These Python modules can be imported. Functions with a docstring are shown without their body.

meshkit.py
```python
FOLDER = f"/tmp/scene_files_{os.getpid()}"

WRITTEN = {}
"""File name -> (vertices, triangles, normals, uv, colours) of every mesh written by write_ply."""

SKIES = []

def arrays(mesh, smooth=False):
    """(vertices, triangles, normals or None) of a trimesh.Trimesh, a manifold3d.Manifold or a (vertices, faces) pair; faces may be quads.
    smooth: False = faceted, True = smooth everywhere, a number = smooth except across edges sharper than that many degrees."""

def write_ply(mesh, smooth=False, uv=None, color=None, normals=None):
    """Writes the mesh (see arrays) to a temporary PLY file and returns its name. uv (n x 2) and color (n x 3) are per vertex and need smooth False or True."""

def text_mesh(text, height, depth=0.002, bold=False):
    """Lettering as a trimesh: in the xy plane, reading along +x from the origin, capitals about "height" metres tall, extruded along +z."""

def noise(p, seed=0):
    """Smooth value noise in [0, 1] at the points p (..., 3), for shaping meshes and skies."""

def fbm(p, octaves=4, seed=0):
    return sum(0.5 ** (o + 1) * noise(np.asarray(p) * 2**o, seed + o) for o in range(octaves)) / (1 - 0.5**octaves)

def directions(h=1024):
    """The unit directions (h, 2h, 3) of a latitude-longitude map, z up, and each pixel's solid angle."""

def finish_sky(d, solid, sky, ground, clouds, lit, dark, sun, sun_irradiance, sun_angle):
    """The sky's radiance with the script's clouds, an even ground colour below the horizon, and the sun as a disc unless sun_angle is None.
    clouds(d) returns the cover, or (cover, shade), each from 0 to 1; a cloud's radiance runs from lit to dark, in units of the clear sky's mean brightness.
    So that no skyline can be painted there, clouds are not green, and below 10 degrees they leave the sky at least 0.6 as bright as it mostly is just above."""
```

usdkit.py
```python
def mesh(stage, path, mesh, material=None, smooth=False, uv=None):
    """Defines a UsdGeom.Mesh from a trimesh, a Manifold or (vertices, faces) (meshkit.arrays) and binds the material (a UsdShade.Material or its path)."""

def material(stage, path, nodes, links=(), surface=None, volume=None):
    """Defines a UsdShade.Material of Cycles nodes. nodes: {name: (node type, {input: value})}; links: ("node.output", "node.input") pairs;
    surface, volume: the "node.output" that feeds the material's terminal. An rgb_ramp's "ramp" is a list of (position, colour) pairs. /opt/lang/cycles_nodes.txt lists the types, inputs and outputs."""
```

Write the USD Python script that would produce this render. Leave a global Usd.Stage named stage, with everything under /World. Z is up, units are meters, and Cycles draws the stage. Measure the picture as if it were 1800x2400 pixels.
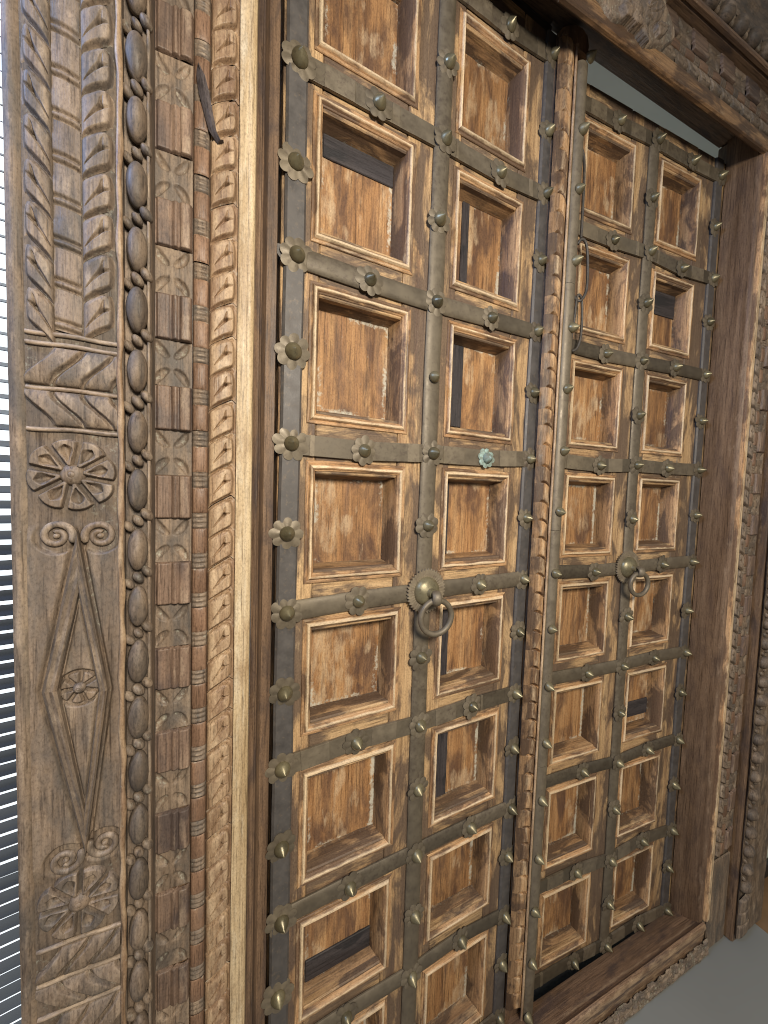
import math, random, numpy as np, trimesh, meshkit, usdkit
from pxr import Usd, UsdGeom, UsdLux, UsdShade, Gf, Sdf, Vt
from scipy.spatial import cKDTree

stage = Usd.Stage.CreateInMemory()
UsdGeom.SetStageUpAxis(stage, UsdGeom.Tokens.z)
UsdGeom.SetStageMetersPerUnit(stage, 1.0)
world = UsdGeom.Xform.Define(stage, "/World")
stage.SetDefaultPrim(world.GetPrim())
UsdGeom.Scope.Define(stage, "/World/Looks")
rnd = random.Random(7)
nrs = np.random.RandomState(7)

# ---------------------------------------------------------------- camera
cam = UsdGeom.Camera.Define(stage, "/World/camera")
R_, U_, F_, P_ = (0.91357881, -0.40545092, 0.0313579), (-0.00690415, 0.0616352, 0.99807486), (0.40660312, 0.91203654, -0.05350931), (-0.11408732, -0.65434977, 1.44062644)
cam.AddTransformOp().Set(Gf.Matrix4d(*R_, 0, *U_, 0, *[-a for a in F_], 0, *P_, 1))
cam.CreateHorizontalApertureAttr(36.0); cam.CreateVerticalApertureAttr(48.0); cam.CreateFocalLengthAttr(18.0)
cam.CreateClippingRangeAttr(Gf.Vec2f(0.02, 60))
cam.CreateExposureAttr(0.0)

# ---------------------------------------------------------------- light
def rect(name, loc, target, w, h, power, color):
    l = UsdLux.RectLight.Define(stage, "/World/" + name)
    d = np.array(target, float) - np.array(loc, float); d /= np.linalg.norm(d)
    z = -d; x = np.cross((0, 0, 1), z); x /= np.linalg.norm(x); y = np.cross(z, x)
    l.AddTransformOp().Set(Gf.Matrix4d(*x, 0, *y, 0, *z, 0, *loc, 1))
    l.CreateWidthAttr(w); l.CreateHeightAttr(h); l.CreateIntensityAttr(power); l.CreateColorAttr(Gf.Vec3f(*color)); l.CreateNormalizeAttr(False)
    return l
rect("ceiling_lamp", (0.05, -1.42, 2.05), (0.20, 0.0, 0.75), 0.42, 0.36, 82.0, (1.0, 0.92, 0.78))
rect("room_lamp", (1.7, -2.6, 2.0), (1.0, 0, 0.2), 1.0, 0.8, 2.6, (1.0, 0.92, 0.74))
rect("added_cool_light", (-1.0, -0.42, 2.40), (-0.26, -0.1, 1.92), 0.35, 0.5, 30.0, (0.34, 0.54, 1.0))  # added out-of-view light; stands in for the blue flare on the pilaster
rect("added_rear_light", (1.6, 1.3, 1.6), (0.9, 0.35, 3.0), 0.6, 0.6, 3.2, (1.0, 0.96, 0.86))  # added light with no known source, brightens the ceiling in the gap
dome = UsdLux.DomeLight.Define(stage, "/World/room_ambience")
dm = usdkit.material(stage, "/World/Looks/ambience", {"b": ("background_shader", {"color": (1.0, 0.97, 0.90), "strength": 0.22})}, [], surface="b.background")
UsdShade.MaterialBindingAPI.Apply(dome.GetPrim()).Bind(dm)

# ---------------------------------------------------------------- materials
def wood(name, *cols, stain_t=0.56, streak=1.0, fine=1.0, rough=0.6, dust=(0.55, 0.53, 0.44), bump=0.5, blotch=1.0, soft=0.04, grey=(1.02, 1.09, 1.22)):
    dark, mid, light, stain, worn = [tuple(x * g for x, g in zip(c, grey)) for c in cols]
    N = {"gp": ("attribute", {"attribute": "gp"}), "lk": ("attribute", {"attribute": "look"}), "ls": ("separate_xyz", {}),
         "m1": ("mapping", {"scale": (2.6, 55 * streak, 55 * streak)}), "n1": ("noise_texture", {"scale": 1.0, "detail": 5.0, "roughness": 0.6, "distortion": 0.4}),
         "r1": ("rgb_ramp", {"ramp": [(0.25, dark), (0.5, mid), (0.75, light)]}),
         "m2": ("mapping", {"scale": (14, 420 * fine, 420 * fine)}), "n2": ("noise_texture", {"scale": 1.0, "detail": 3.0, "roughness": 0.7}),
         "r2": ("rgb_ramp", {"ramp": [(0.33, (0.34, 0.31, 0.29)), (0.47, (0.96, 0.95, 0.94)), (0.7, (1.16, 1.16, 1.16))]}),
         "m6": ("mapping", {"scale": (260, 420, 420), "location": (1, 8, 3)}), "n6": ("noise_texture", {"scale": 1.0, "detail": 3.0, "roughness": 0.7}), "r6": ("rgb_ramp", {"ramp": [(0.3, (0.55, 0.53, 0.52)), (0.5, (1, 1, 1)), (0.72, (1.18, 1.18, 1.16))]}), "sp": ("mix", {"mix_type": "multiply", "fac": 0.75}),
         "mul": ("mix", {"mix_type": "multiply", "fac": 0.9}),
         "m3": ("mapping", {"scale": (9 * blotch, 26 * blotch, 26 * blotch)}), "n3": ("noise_texture", {"scale": 1.0, "detail": 6.0, "roughness": 0.62, "distortion": 0.5}),
         "s3": ("map_range", {"from_min": stain_t - soft, "from_max": stain_t + soft, "clamp": True}), "a3": ("math", {"math_type": "multiply", "value2": 0.82}),
         "mst": ("mix", {"color2": stain}),
         "m4": ("mapping", {"scale": (22, 75, 75)}), "n4": ("noise_texture", {"scale": 1.0, "detail": 5.0, "roughness": 0.65}),
         "w1": ("math", {"math_type": "multiply_add", "value2": 1.7, "value3": -0.85}), "w2": ("math", {"math_type": "add"}),
         "w3": ("map_range", {"from_min": 0.25, "from_max": 0.75, "to_max": 0.85, "clamp": True}), "mw": ("mix", {"color2": worn}),
         "m5": ("mapping", {"scale": (160, 160, 160), "location": (3, 1, 7)}), "n5": ("noise_texture", {"scale": 1.0, "detail": 4.0, "roughness": 0.7}),
         "d1": ("math", {"math_type": "multiply_add", "value2": 2.0, "value3": -1.0}), "d2": ("math", {"math_type": "add"}),
         "d3": ("map_range", {"from_min": 0.3, "from_max": 0.8, "to_max": 0.75, "clamp": True}), "md": ("mix", {"color2": dust}),
         "tone": ("mix", {"mix_type": "multiply", "fac": 1.0}), "tc": ("combine_xyz", {}),
         "rr": ("map_range", {"from_min": 0.3, "from_max": 0.7, "to_min": rough - 0.12, "to_max": rough + 0.15}),
         "bs": ("math", {"math_type": "multiply_add", "value2": 0.6}), "bs2": ("math", {"math_type": "multiply_add", "value2": 0.8}),
         "bp": ("bump", {"strength": bump, "distance": 0.0016}), "p": ("principled_bsdf", {"specular_ior_level": 0.35})}
    Lk = [("gp.vector", f"{m}.vector") for m in ("m1", "m2", "m3", "m4", "m5", "m6")] + [(f"m{i}.vector", f"n{i}.vector") for i in range(1, 7)]
    Lk += [("lk.vector", "ls.vector"), ("n1.fac", "r1.fac"), ("n2.fac", "r2.fac"), ("r1.color", "mul.color1"), ("r2.color", "mul.color2"),
           ("n3.fac", "s3.value"), ("s3.result", "a3.value1"), ("a3.value", "mst.fac"), ("mul.color", "mst.color1"),
           ("n4.fac", "w1.value1"), ("w1.value", "w2.value1"), ("ls.x", "w2.value2"), ("w2.value", "w3.value"), ("w3.result", "mw.fac"), ("mst.color", "mw.color1"),
           ("n5.fac", "d1.value1"), ("d1.value", "d2.value1"), ("ls.y", "d2.value2"), ("d2.value", "d3.value"), ("d3.result", "md.fac"), ("mw.color", "sp.color1"), ("n6.fac", "r6.fac"), ("r6.color", "sp.color2"), ("sp.color", "md.color1"), ("ls.z", "tc.x"), ("ls.z", "tc.y"), ("ls.z", "tc.z"), ("md.color", "tone.color1"), ("tc.vector", "tone.color2"), ("tone.color", "p.base_color"),
           ("n1.fac", "rr.value"), ("rr.result", "p.roughness"), ("n2.fac", "bs.value1"), ("n1.fac", "bs.value3"), ("n4.fac", "bs2.value1"), ("bs.value", "bs2.value3"), ("bs2.value", "bp.height"), ("bp.normal", "p.normal")]
    return usdkit.material(stage, "/World/Looks/" + name, N, Lk, surface="p.BSDF")

def metal(name, c0, c1, patina, metallic=0.55, rough=0.46, pat_t=0.6):
    N = {"gp": ("attribute", {"attribute": "gp"}), "lk": ("attribute", {"attribute": "look"}), "ls": ("separate_xyz", {}), "tc": ("combine_xyz", {}),
         "m1": ("mapping", {"scale": (45, 45, 45)}), "n1": ("noise_texture", {"scale": 1.0, "detail": 6.0, "roughness": 0.65}),
         "r1": ("rgb_ramp", {"ramp": [(0.3, c0), (0.7, c1)]}),
         "m2": ("mapping", {"scale": (120, 120, 120), "location": (5, 2, 1)}), "n2": ("noise_texture", {"scale": 1.0, "detail": 5.0, "roughness": 0.7}),
         "s2": ("math", {"math_type": "add"}), "p2": ("map_range", {"from_min": pat_t - 0.06, "from_max": pat_t + 0.12, "to_max": 0.8, "clamp": True}), "mp": ("mix", {"color2": patina}),
         "tone": ("mix", {"mix_type": "multiply", "fac": 1.0}),
         "m3": ("mapping", {"scale": (700, 700, 700)}), "n3": ("noise_texture", {"scale": 1.0, "detail": 2.0}),
         "rr": ("map_range", {"from_min": 0.3, "from_max": 0.7, "to_min": rough - 0.1, "to_max": rough + 0.18}),
         "hh": ("math", {"math_type": "multiply_add", "value2": 0.25}), "bp": ("bump", {"strength": 0.35, "distance": 0.001}),
         "p": ("principled_bsdf", {"metallic": metallic})}
    Lk = [("gp.vector", f"m{i}.vector") for i in (1, 2, 3)] + [(f"m{i}.vector", f"n{i}.vector") for i in (1, 2, 3)]
    Lk += [("lk.vector", "ls.vector"), ("n1.fac", "r1.fac"), ("n2.fac", "s2.value1"), ("ls.y", "s2.value2"), ("s2.value", "p2.value"), ("p2.result", "mp.fac"), ("r1.color", "mp.color1"),
           ("ls.z", "tc.x"), ("ls.z", "tc.y"), ("ls.z", "tc.z"), ("mp.color", "tone.color1"), ("tc.vector", "tone.color2"), ("tone.color", "p.base_color"),
           ("n1.fac", "rr.value"), ("rr.result", "p.roughness"), ("n3.fac", "hh.value1"), ("n1.fac", "hh.value3"), ("hh.value", "bp.height"), ("bp.normal", "p.normal")]
    return usdkit.material(stage, "/World/Looks/" + name, N, Lk, surface="p.BSDF")

def paint(name, c, rough=0.6, var=0.06, scale=3.0):
    N = {"g": ("geometry", {}), "m": ("mapping", {"scale": (scale,) * 3}), "n": ("noise_texture", {"scale": 1.0, "detail": 6.0, "roughness": 0.6}),
         "r": ("rgb_ramp", {"ramp": [(0.3, tuple(x * (1 - var) for x in c)), (0.7, tuple(x * (1 + var) for x in c))]}), "p": ("principled_bsdf", {"roughness": rough})}
    return usdkit.material(stage, "/World/Looks/" + name, N, [("g.position", "m.vector"), ("m.vector", "n.vector"), ("n.fac", "r.fac"), ("r.color", "p.base_color")], surface="p.BSDF")

W_PANEL = wood("panel_wood", (0.21, 0.090, 0.032), (0.36, 0.180, 0.070), (0.47, 0.27, 0.118), (0.085, 0.042, 0.026), (0.54, 0.37, 0.21), stain_t=0.535, soft=0.09, fine=0.7, blotch=0.9)
W_FRAME = wood("worn_moulding_wood", (0.28, 0.14, 0.060), (0.46, 0.255, 0.115), (0.58, 0.36, 0.18), (0.098, 0.055, 0.033), (0.70, 0.50, 0.29), stain_t=0.49, soft=0.05, rough=0.5)
W_STILE = wood("stile_wood", (0.27, 0.14, 0.065), (0.46, 0.28, 0.13), (0.58, 0.37, 0.18), (0.078, 0.050, 0.036), (0.60, 0.42, 0.23), stain_t=0.465, soft=0.05, blotch=0.7)
W_DARK = wood("dark_jamb_wood", (0.075, 0.044, 0.026), (0.15, 0.086, 0.046), (0.23, 0.135, 0.072), (0.055, 0.036, 0.028), (0.34, 0.22, 0.12), stain_t=0.56, soft=0.08, rough=0.5)
W_JAMB = wood("brown_jamb_wood", (0.115, 0.064, 0.033), (0.19, 0.110, 0.058), (0.27, 0.165, 0.090), (0.085, 0.050, 0.032), (0.36, 0.24, 0.14), stain_t=0.60, soft=0.14, rough=0.45, bump=0.35)
W_PLANK = wood("blackened_wood", (0.028, 0.022, 0.022), (0.045, 0.036, 0.034), (0.07, 0.055, 0.050), (0.02, 0.018, 0.018), (0.15, 0.10, 0.075), rough=0.6)
W_CREAM = wood("pale_rail_wood", (0.36, 0.235, 0.115), (0.53, 0.375, 0.205), (0.62, 0.47, 0.285), (0.30, 0.18, 0.085), (0.66, 0.53, 0.35), stain_t=0.60, soft=0.12, rough=0.5, bump=0.3, grey=(0.95, 1.0, 1.08))
W_PIL = wood("pilaster_wood", (0.11, 0.075, 0.048), (0.205, 0.138, 0.086), (0.29, 0.205, 0.13), (0.080, 0.064, 0.050), (0.42, 0.30, 0.195), stain_t=0.53, soft=0.12, rough=0.6, fine=0.6, blotch=1.3, dust=(0.42, 0.41, 0.33))
W_ROPE = wood("rope_carving_wood", (0.17, 0.095, 0.05), (0.30, 0.182, 0.096), (0.48, 0.32, 0.175), (0.20, 0.112, 0.062), (0.55, 0.38, 0.22), stain_t=0.57, soft=0.1, rough=0.5)
W_RED = wood("reddish_bobbin_wood", (0.12, 0.066, 0.038), (0.20, 0.110, 0.062), (0.29, 0.17, 0.098), (0.18, 0.11, 0.07), (0.42, 0.25, 0.15), stain_t=0.62, rough=0.45)
W_BLOCK = wood("block_wood", (0.105, 0.068, 0.045), (0.198, 0.122, 0.078), (0.29, 0.188, 0.120), (0.080, 0.056, 0.046), (0.40, 0.28, 0.18), stain_t=0.55, soft=0.08, rough=0.5)
BRONZE = metal("aged_bronze", (0.130, 0.104, 0.073), (0.192, 0.156, 0.108), (0.095, 0.070, 0.052), metallic=0.35, rough=0.5)
BRASS = metal("spike_brass", (0.17, 0.145, 0.085), (0.27, 0.232, 0.14), (0.11, 0.09, 0.06), metallic=0.5, rough=0.33)
IRON = metal("dark_iron", (0.068, 0.061, 0.058), (0.110, 0.098, 0.092), (0.17, 0.13, 0.095), metallic=0.2, rough=0.5, pat_t=0.62)
VERDI = metal("verdigris_bronze", (0.16, 0.16, 0.12), (0.26, 0.33, 0.29), (0.38, 0.54, 0.50), metallic=0.2, rough=0.6, pat_t=0.52)
FLOOR_M = paint("grey_floor_paint", (0.22, 0.224, 0.214), 0.55, 0.05, 2.0)
WALL_M = paint("white_wall_paint", (0.62, 0.66, 0.62), 0.7, 0.03)
CEIL_M = paint("grey_plaster", (0.62, 0.66, 0.63), 0.8, 0.04)
BROWN_M = paint("brown_floor_wood", (0.20, 0.115, 0.055), 0.5, 0.2, 8.0)
BLACK_M = paint("black_paint_and_gap_shade", (0.02, 0.02, 0.022), 0.5)  # skirting paint, also the painted shade of the floor behind the door
SLAT_M = paint("dark_slat_paint", (0.030, 0.034, 0.042), 0.35)
GLOW_M = usdkit.material(stage, "/World/Looks/daylit_pane", {"e": ("emission", {"color": (0.88, 0.95, 1.0), "strength": 1.5})}, [], surface="e.emission")

# ---------------------------------------------------------------- helpers
used = {}
def numbered(parent, name):
    k = (parent, name); n = used.get(k, 0); used[k] = n + 1
    return f"{parent}/{name}" if n == 0 else f"{parent}/{name}_{n:03d}"
def tag(prim, **kw):
    for k, v in kw.items():
        if v: prim.SetCustomDataByKey(k, v)
def thing(name, label, category, loc=(0, 0, 0), rotz=0.0, group=None):
    x = UsdGeom.Xform.Define(stage, numbered("/World", name))
    x.AddTranslateOp().Set(Gf.Vec3d(*map(float, loc)))
    if rotz: x.AddRotateZOp().Set(rotz)
    tag(x.GetPrim(), label=label, category=category, group=group, kind="thing")
    return str(x.GetPath())

def obj(parent, name, mesh, mat, axis=2, look=(0, 0, 1), smooth=False, label=None, gscale=1.0):
    """One mesh as one prim. axis: the wood grain's axis (0, 1 or 2, or a direction). look: (wear, dust, tone), one row or one per vertex."""
    v0, f0 = (np.asarray(mesh[0], float), np.asarray(mesh[1], int)) if isinstance(mesh, tuple) else (np.asarray(mesh.vertices, float), np.asarray(mesh.faces, int))
    v, f, n = meshkit.arrays((v0, f0), smooth)
    look = np.asarray(look, float)
    if look.ndim == 2:
        look = look if len(v) == len(look) and smooth in (False, True) else look[cKDTree(v0).query(v)[1]]
    else:
        look = np.tile(look, (len(v), 1))
    a = np.eye(3)[axis] if np.ndim(axis) == 0 else np.asarray(axis, float) / np.linalg.norm(axis)
    b = np.cross(a, (0.31, 0.9, 0.2)); b /= np.linalg.norm(b); c = np.cross(a, b)
    gp = np.stack([v @ a, v @ b, v @ c], 1) * gscale + nrs.uniform(-9, 9, 3)
    path = numbered(parent, name)
    m = UsdGeom.Mesh.Define(stage, path)
    m.CreatePointsAttr(Vt.Vec3fArray.FromNumpy(v.astype(np.float32)))
    m.CreateFaceVertexCountsAttr(Vt.IntArray.FromNumpy(np.full(len(f), 3, np.int32)))
    m.CreateFaceVertexIndicesAttr(Vt.IntArray.FromNumpy(f.astype(np.int32).ravel()))
    m.CreateSubdivisionSchemeAttr("none")
    if n is not None:
        m.CreateNormalsAttr(Vt.Vec3fArray.FromNumpy(n.astype(np.float32))); m.SetNormalsInterpolation("vertex")
    api = UsdGeom.PrimvarsAPI(m)
    api.CreatePrimvar("gp", Sdf.ValueTypeNames.Float3Array, "vertex").Set(Vt.Vec3fArray.FromNumpy(gp.astype(np.float32)))
    api.CreatePrimvar("look", Sdf.ValueTypeNames.Float3Array, "vertex").Set(Vt.Vec3fArray.FromNumpy(look.astype(np.float32)))
    UsdShade.MaterialBindingAPI.Apply(m.GetPrim()).Bind(mat)
    if label: tag(m.GetPrim(), label=label)
    return path

def grid_faces(n, m):
    i = np.arange(n * m).reshape(n, m)
    q = np.stack([i[:-1, :-1], i[1:, :-1], i[1:, 1:], i[:-1, 1:]], -1).reshape(-1, 4)
    return np.vstack([q[:, [0, 1, 2]], q[:, [0, 2, 3]]])

def cbox(lo, hi, c=0.002):
    lo, hi = np.asarray(lo, float), np.asarray(hi, float)
    c = min(c, 0.45 * (hi - lo).min())
    pts = []
    for k in np.ndindex(2, 2, 2):
        p = np.where(k, hi, lo); s = np.where(k, -1, 1) * c
        for a in range(3):
            q = p + s; q[a] = p[a]; pts.append(q)
    return trimesh.convex.convex_hull(np.array(pts))

def relief(F, A, B, res, to, keep=None, wear=None, jig=0.0):
    """A height field F(a, b) over A x B as a mesh; to(a, b, h) gives the points; keep(a, b, h) culls; wear(a, b, h) gives look rows."""
    na, nb = max(3, int((A[1] - A[0]) / res) + 1), max(3, int((B[1] - B[0]) / res) + 1)
    a, b = np.meshgrid(np.linspace(*A, na), np.linspace(*B, nb), indexing="ij")
    h = F(a, b)
    v = np.stack(to(a, b, h), -1).reshape(-1, 3)
    f = grid_faces(na, nb)
    lk = np.stack(wear(a, b, h), -1).reshape(-1, 3) if wear else np.tile((0, 0, 1.0), (len(v), 1))
    if keep is not None:
        k = keep(a, b, h).ravel(); f = f[k[f].any(1)]
        u = np.unique(f); idx = np.full(len(v), -1); idx[u] = np.arange(len(u)); v, f, lk = v[u], idx[f], lk[u]
    return (v, f), lk

def orient(mesh, d):
    v, f = mesh
    n = np.cross(v[f[:, 1]] - v[f[:, 0]], v[f[:, 2]] - v[f[:, 0]]).sum(0)
    return (v, f[:, ::-1]) if n @ np.asarray(d) < 0 else mesh

def tube(path, r, seg=10, closed=False):
    p = np.asarray(path, float); n = len(p)
    t = np.roll(p, -1, 0) - np.roll(p, 1, 0)
    if not closed: t[0], t[-1] = p[1] - p[0], p[-1] - p[-2]
    t /= np.linalg.norm(t, axis=1)[:, None]
    up = np.array([0.13, 0.97, 0.2]); rows = []
    for i in range(n):
        x = up - t[i] * (up @ t[i]); x /= np.linalg.norm(x); y = np.cross(t[i], x); up = x
        a = np.linspace(0, 2 * np.pi, seg, endpoint=False)
        rr = r[i] if np.ndim(r) else r
        rows.append(p[i] + rr * (np.cos(a)[:, None] * x + np.sin(a)[:, None] * y))
    v = np.array(rows).reshape(-1, 3); f = []
    for i in range(n if closed else n - 1):
        for j in range(seg):
            a, b, c, d = i * seg + j, i * seg + (j + 1) % seg, ((i + 1) % n) * seg + (j + 1) % seg, ((i + 1) % n) * seg + j
            f += [(a, b, c), (a, c, d)]
    if not closed:
        v = np.vstack([v, p[0], p[-1]]); k = n * seg
        f += [(k, (j + 1) % seg, j) for j in range(seg)] + [(k + 1, (n - 1) * seg + j, (n - 1) * seg + (j + 1) % seg) for j in range(seg)]
    return v, np.array(f)[:, ::-1]

def lathe(prof, seg=20):
    """prof: (r, h) pairs about the axis -y (out of the door)."""
    a = np.linspace(0, 2 * np.pi, seg, endpoint=False); prof = np.asarray(prof, float)
    v = np.array([[(r * math.cos(t), -h, r * math.sin(t)) for t in a] for r, h in prof]).reshape(-1, 3); f = []
    for i in range(len(prof) - 1):
        for j in range(seg):
            q = [i * seg + j, i * seg + (j + 1) % seg, (i + 1) * seg + (j + 1) % seg, (i + 1) * seg + j]
            f += [(q[0], q[1], q[2]), (q[0], q[2], q[3])]
    return v, np.array(f)

def ell(c, r, sub=2, R=None):
    m = trimesh.creation.icosphere(subdivisions=sub, radius=1.0)
    v = m.vertices * np.asarray(r)
    if R is not None: v = v @ R.T
    return v + np.asarray(c), np.array(m.faces)
def join(ms):
    v, f, k = [], [], 0
    for a, b in ms:
        v.append(a); f.append(np.asarray(b) + k); k += len(a)
    return np.vstack(v), np.vstack(f)
sm = lambda x, a, b: (lambda t: t * t * (3 - 2 * t))(np.clip((x - a) / (b - a), 0, 1))
fb = lambda a, b, s, seed=0: meshkit.fbm(np.stack([a * s, b * s, 0 * a + seed * 3.7], -1), 4, seed)

# ---------------------------------------------------------------- room
def plain(name, mesh, mat, kind="structure"):
    m = usdkit.mesh(stage, "/World/" + name, mesh, mat); tag(m.GetPrim(), kind=kind); return m
def quad(p0, p1, p2, p3): return np.array([p0, p1, p2, p3], float), np.array([[0, 1, 2], [0, 2, 3]])
FZ = 0.03
plain("floor", quad((-4, -6, FZ), (1.56, -6, FZ), (1.56, .035, FZ), (-4, .035, FZ)), FLOOR_M)
plain("shade_black_floor", quad((-4, .035, FZ), (1.56, .035, FZ), (1.56, 3, FZ), (-4, 3, FZ)), BLACK_M)  # floor coloured black for the shade seen under the leaves
plain("wood_floor", quad((1.56, -6, FZ), (6, -6, FZ), (6, 3, FZ), (1.56, 3, FZ)), BROWN_M)
plain("wall", cbox((1.48, 0.012, FZ), (6, 0.10, 3.0), 0.002), WALL_M)
plain("ceiling", quad((-0.35, 0.06, 3.0), (-0.35, 3, 3.0), (5, 3, 3.0), (5, 0.06, 3.0)), CEIL_M)
plain("back_wall", cbox((-0.35, 1.6, FZ), (5, 1.7, 3.0), 0.002), CEIL_M)
sk = thing("skirting_board", "black skirting board along the white wall beyond the right pilaster", "skirting board")
obj(sk, "board", cbox((1.50, -0.003, FZ), (6, 0.0115, 0.085), 0.003), BLACK_M)

# window with a blind, left of the door
wn = thing("window", "bright daylit window behind the dark horizontal blind", "window", (-0.43, 0.30, 0), 10)
obj(wn, "pane", cbox((-0.60, 0.0, 0.25), (0.03, 0.006, 2.4), 0.001), GLOW_M)
obj(wn, "frame_post", cbox((0.031, -0.02, 0.2), (0.06, 0.03, 2.45), 0.003), BLACK_M)
bl = thing("window_blind", "dark horizontal slat blind with white daylight between its slats", "window blind", (-0.43, 0.2, 0), 10)
for k in range(88):
    z = 0.16 + k * 0.0258
    t = math.radians(np.interp(z, [.2, .45, 1.25, 1.6, 2.0, 2.4], [-20, -10, 36, 22, 34, 45]) + rnd.uniform(-3, 3)); c, s = math.cos(t), math.sin(t)
    m = cbox((-0.5, -0.0125, -0.0006), (0.02, 0.0125, 0.0006), 0.0003)
    v = np.array(m.vertices); v = np.stack([v[:, 0], v[:, 1] * c - v[:, 2] * s, v[:, 1] * s + v[:, 2] * c + z + rnd.uniform(-.001, .001) + v[:, 0] * rnd.uniform(-.004, .004)], 1)
    obj(bl, "slat", (v, np.array(m.faces)), SLAT_M)
for x in (-0.07, 0.005):
    obj(bl, "cord", tube([(x, -0.012, 0.3), (x, -0.012, 1.4), (x, -0.012, 2.45)], 0.0011, 6), SLAT_M)

# ---------------------------------------------------------------- door leaves
STUD_L={(0,2):(0.0046,2.1121),(0,3):(0.0012,1.9564),(0,4):(0.0059,1.8167),(0,5):(0.0029,1.6634),(0,6):(0.0026,1.5147),(0,7):(-0.0022,1.3655),(0,8):(0.0001,1.2313),(0,9):(-0.0005,1.0924),(0,10):(-0.0029,0.9595),(0,11):(-0.0020,0.8161),(0,12):(0.0003,0.6787),(0,13):(-0.0038,0.5383),(1,2):(0.1439,2.1126),(1,4):(0.1360,1.8126),(1,6):(0.1347,1.5129),(1,8):(0.1304,1.2377),(1,10):(0.1347,0.9672),(1,12):(0.1299,0.6813),(1,14):(0.1298,0.4144),(2,1):(0.2858,2.2513),(2,2):(0.2861,2.1137),(2,3):(0.2783,1.9637),(2,4):(0.2791,1.8107),(2,6):(0.2838,1.5189),(2,7):(0.2771,1.3754),(2,8):(0.2787,1.2406),(2,9):(0.2733,1.1065),(2,10):(0.2775,0.9634),(2,11):(0.2788,0.8263),(2,12):(0.2804,0.6824),(2,13):(0.2815,0.5460),(2,14):(0.2804,0.4083),(3,0):(0.4378,2.4035),(3,2):(0.4286,2.1119),(3,4):(0.4216,1.8144),(3,6):(0.4265,1.5196),(3,8):(0.4246,1.2430),(3,10):(0.4167,0.9686),(3,12):(0.4273,0.6822),(3,14):(0.4152,0.4151),(4,0):(0.5690,2.4172),(4,1):(0.5648,2.2541),(4,2):(0.5680,2.1213),(4,3):(0.5628,1.9744),(4,4):(0.5628,1.8172),(4,5):(0.5611,1.6790),(4,6):(0.5603,1.5267),(4,7):(0.5583,1.3888),(4,8):(0.5596,1.2443),(4,9):(0.5544,1.1181),(4,10):(0.5517,0.9678),(4,11):(0.5550,0.8310),(4,12):(0.5561,0.6791),(4,13):(0.5530,0.5572),(4,14):(0.5541,0.4006),(4,15):(0.5531,0.2737)}
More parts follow.
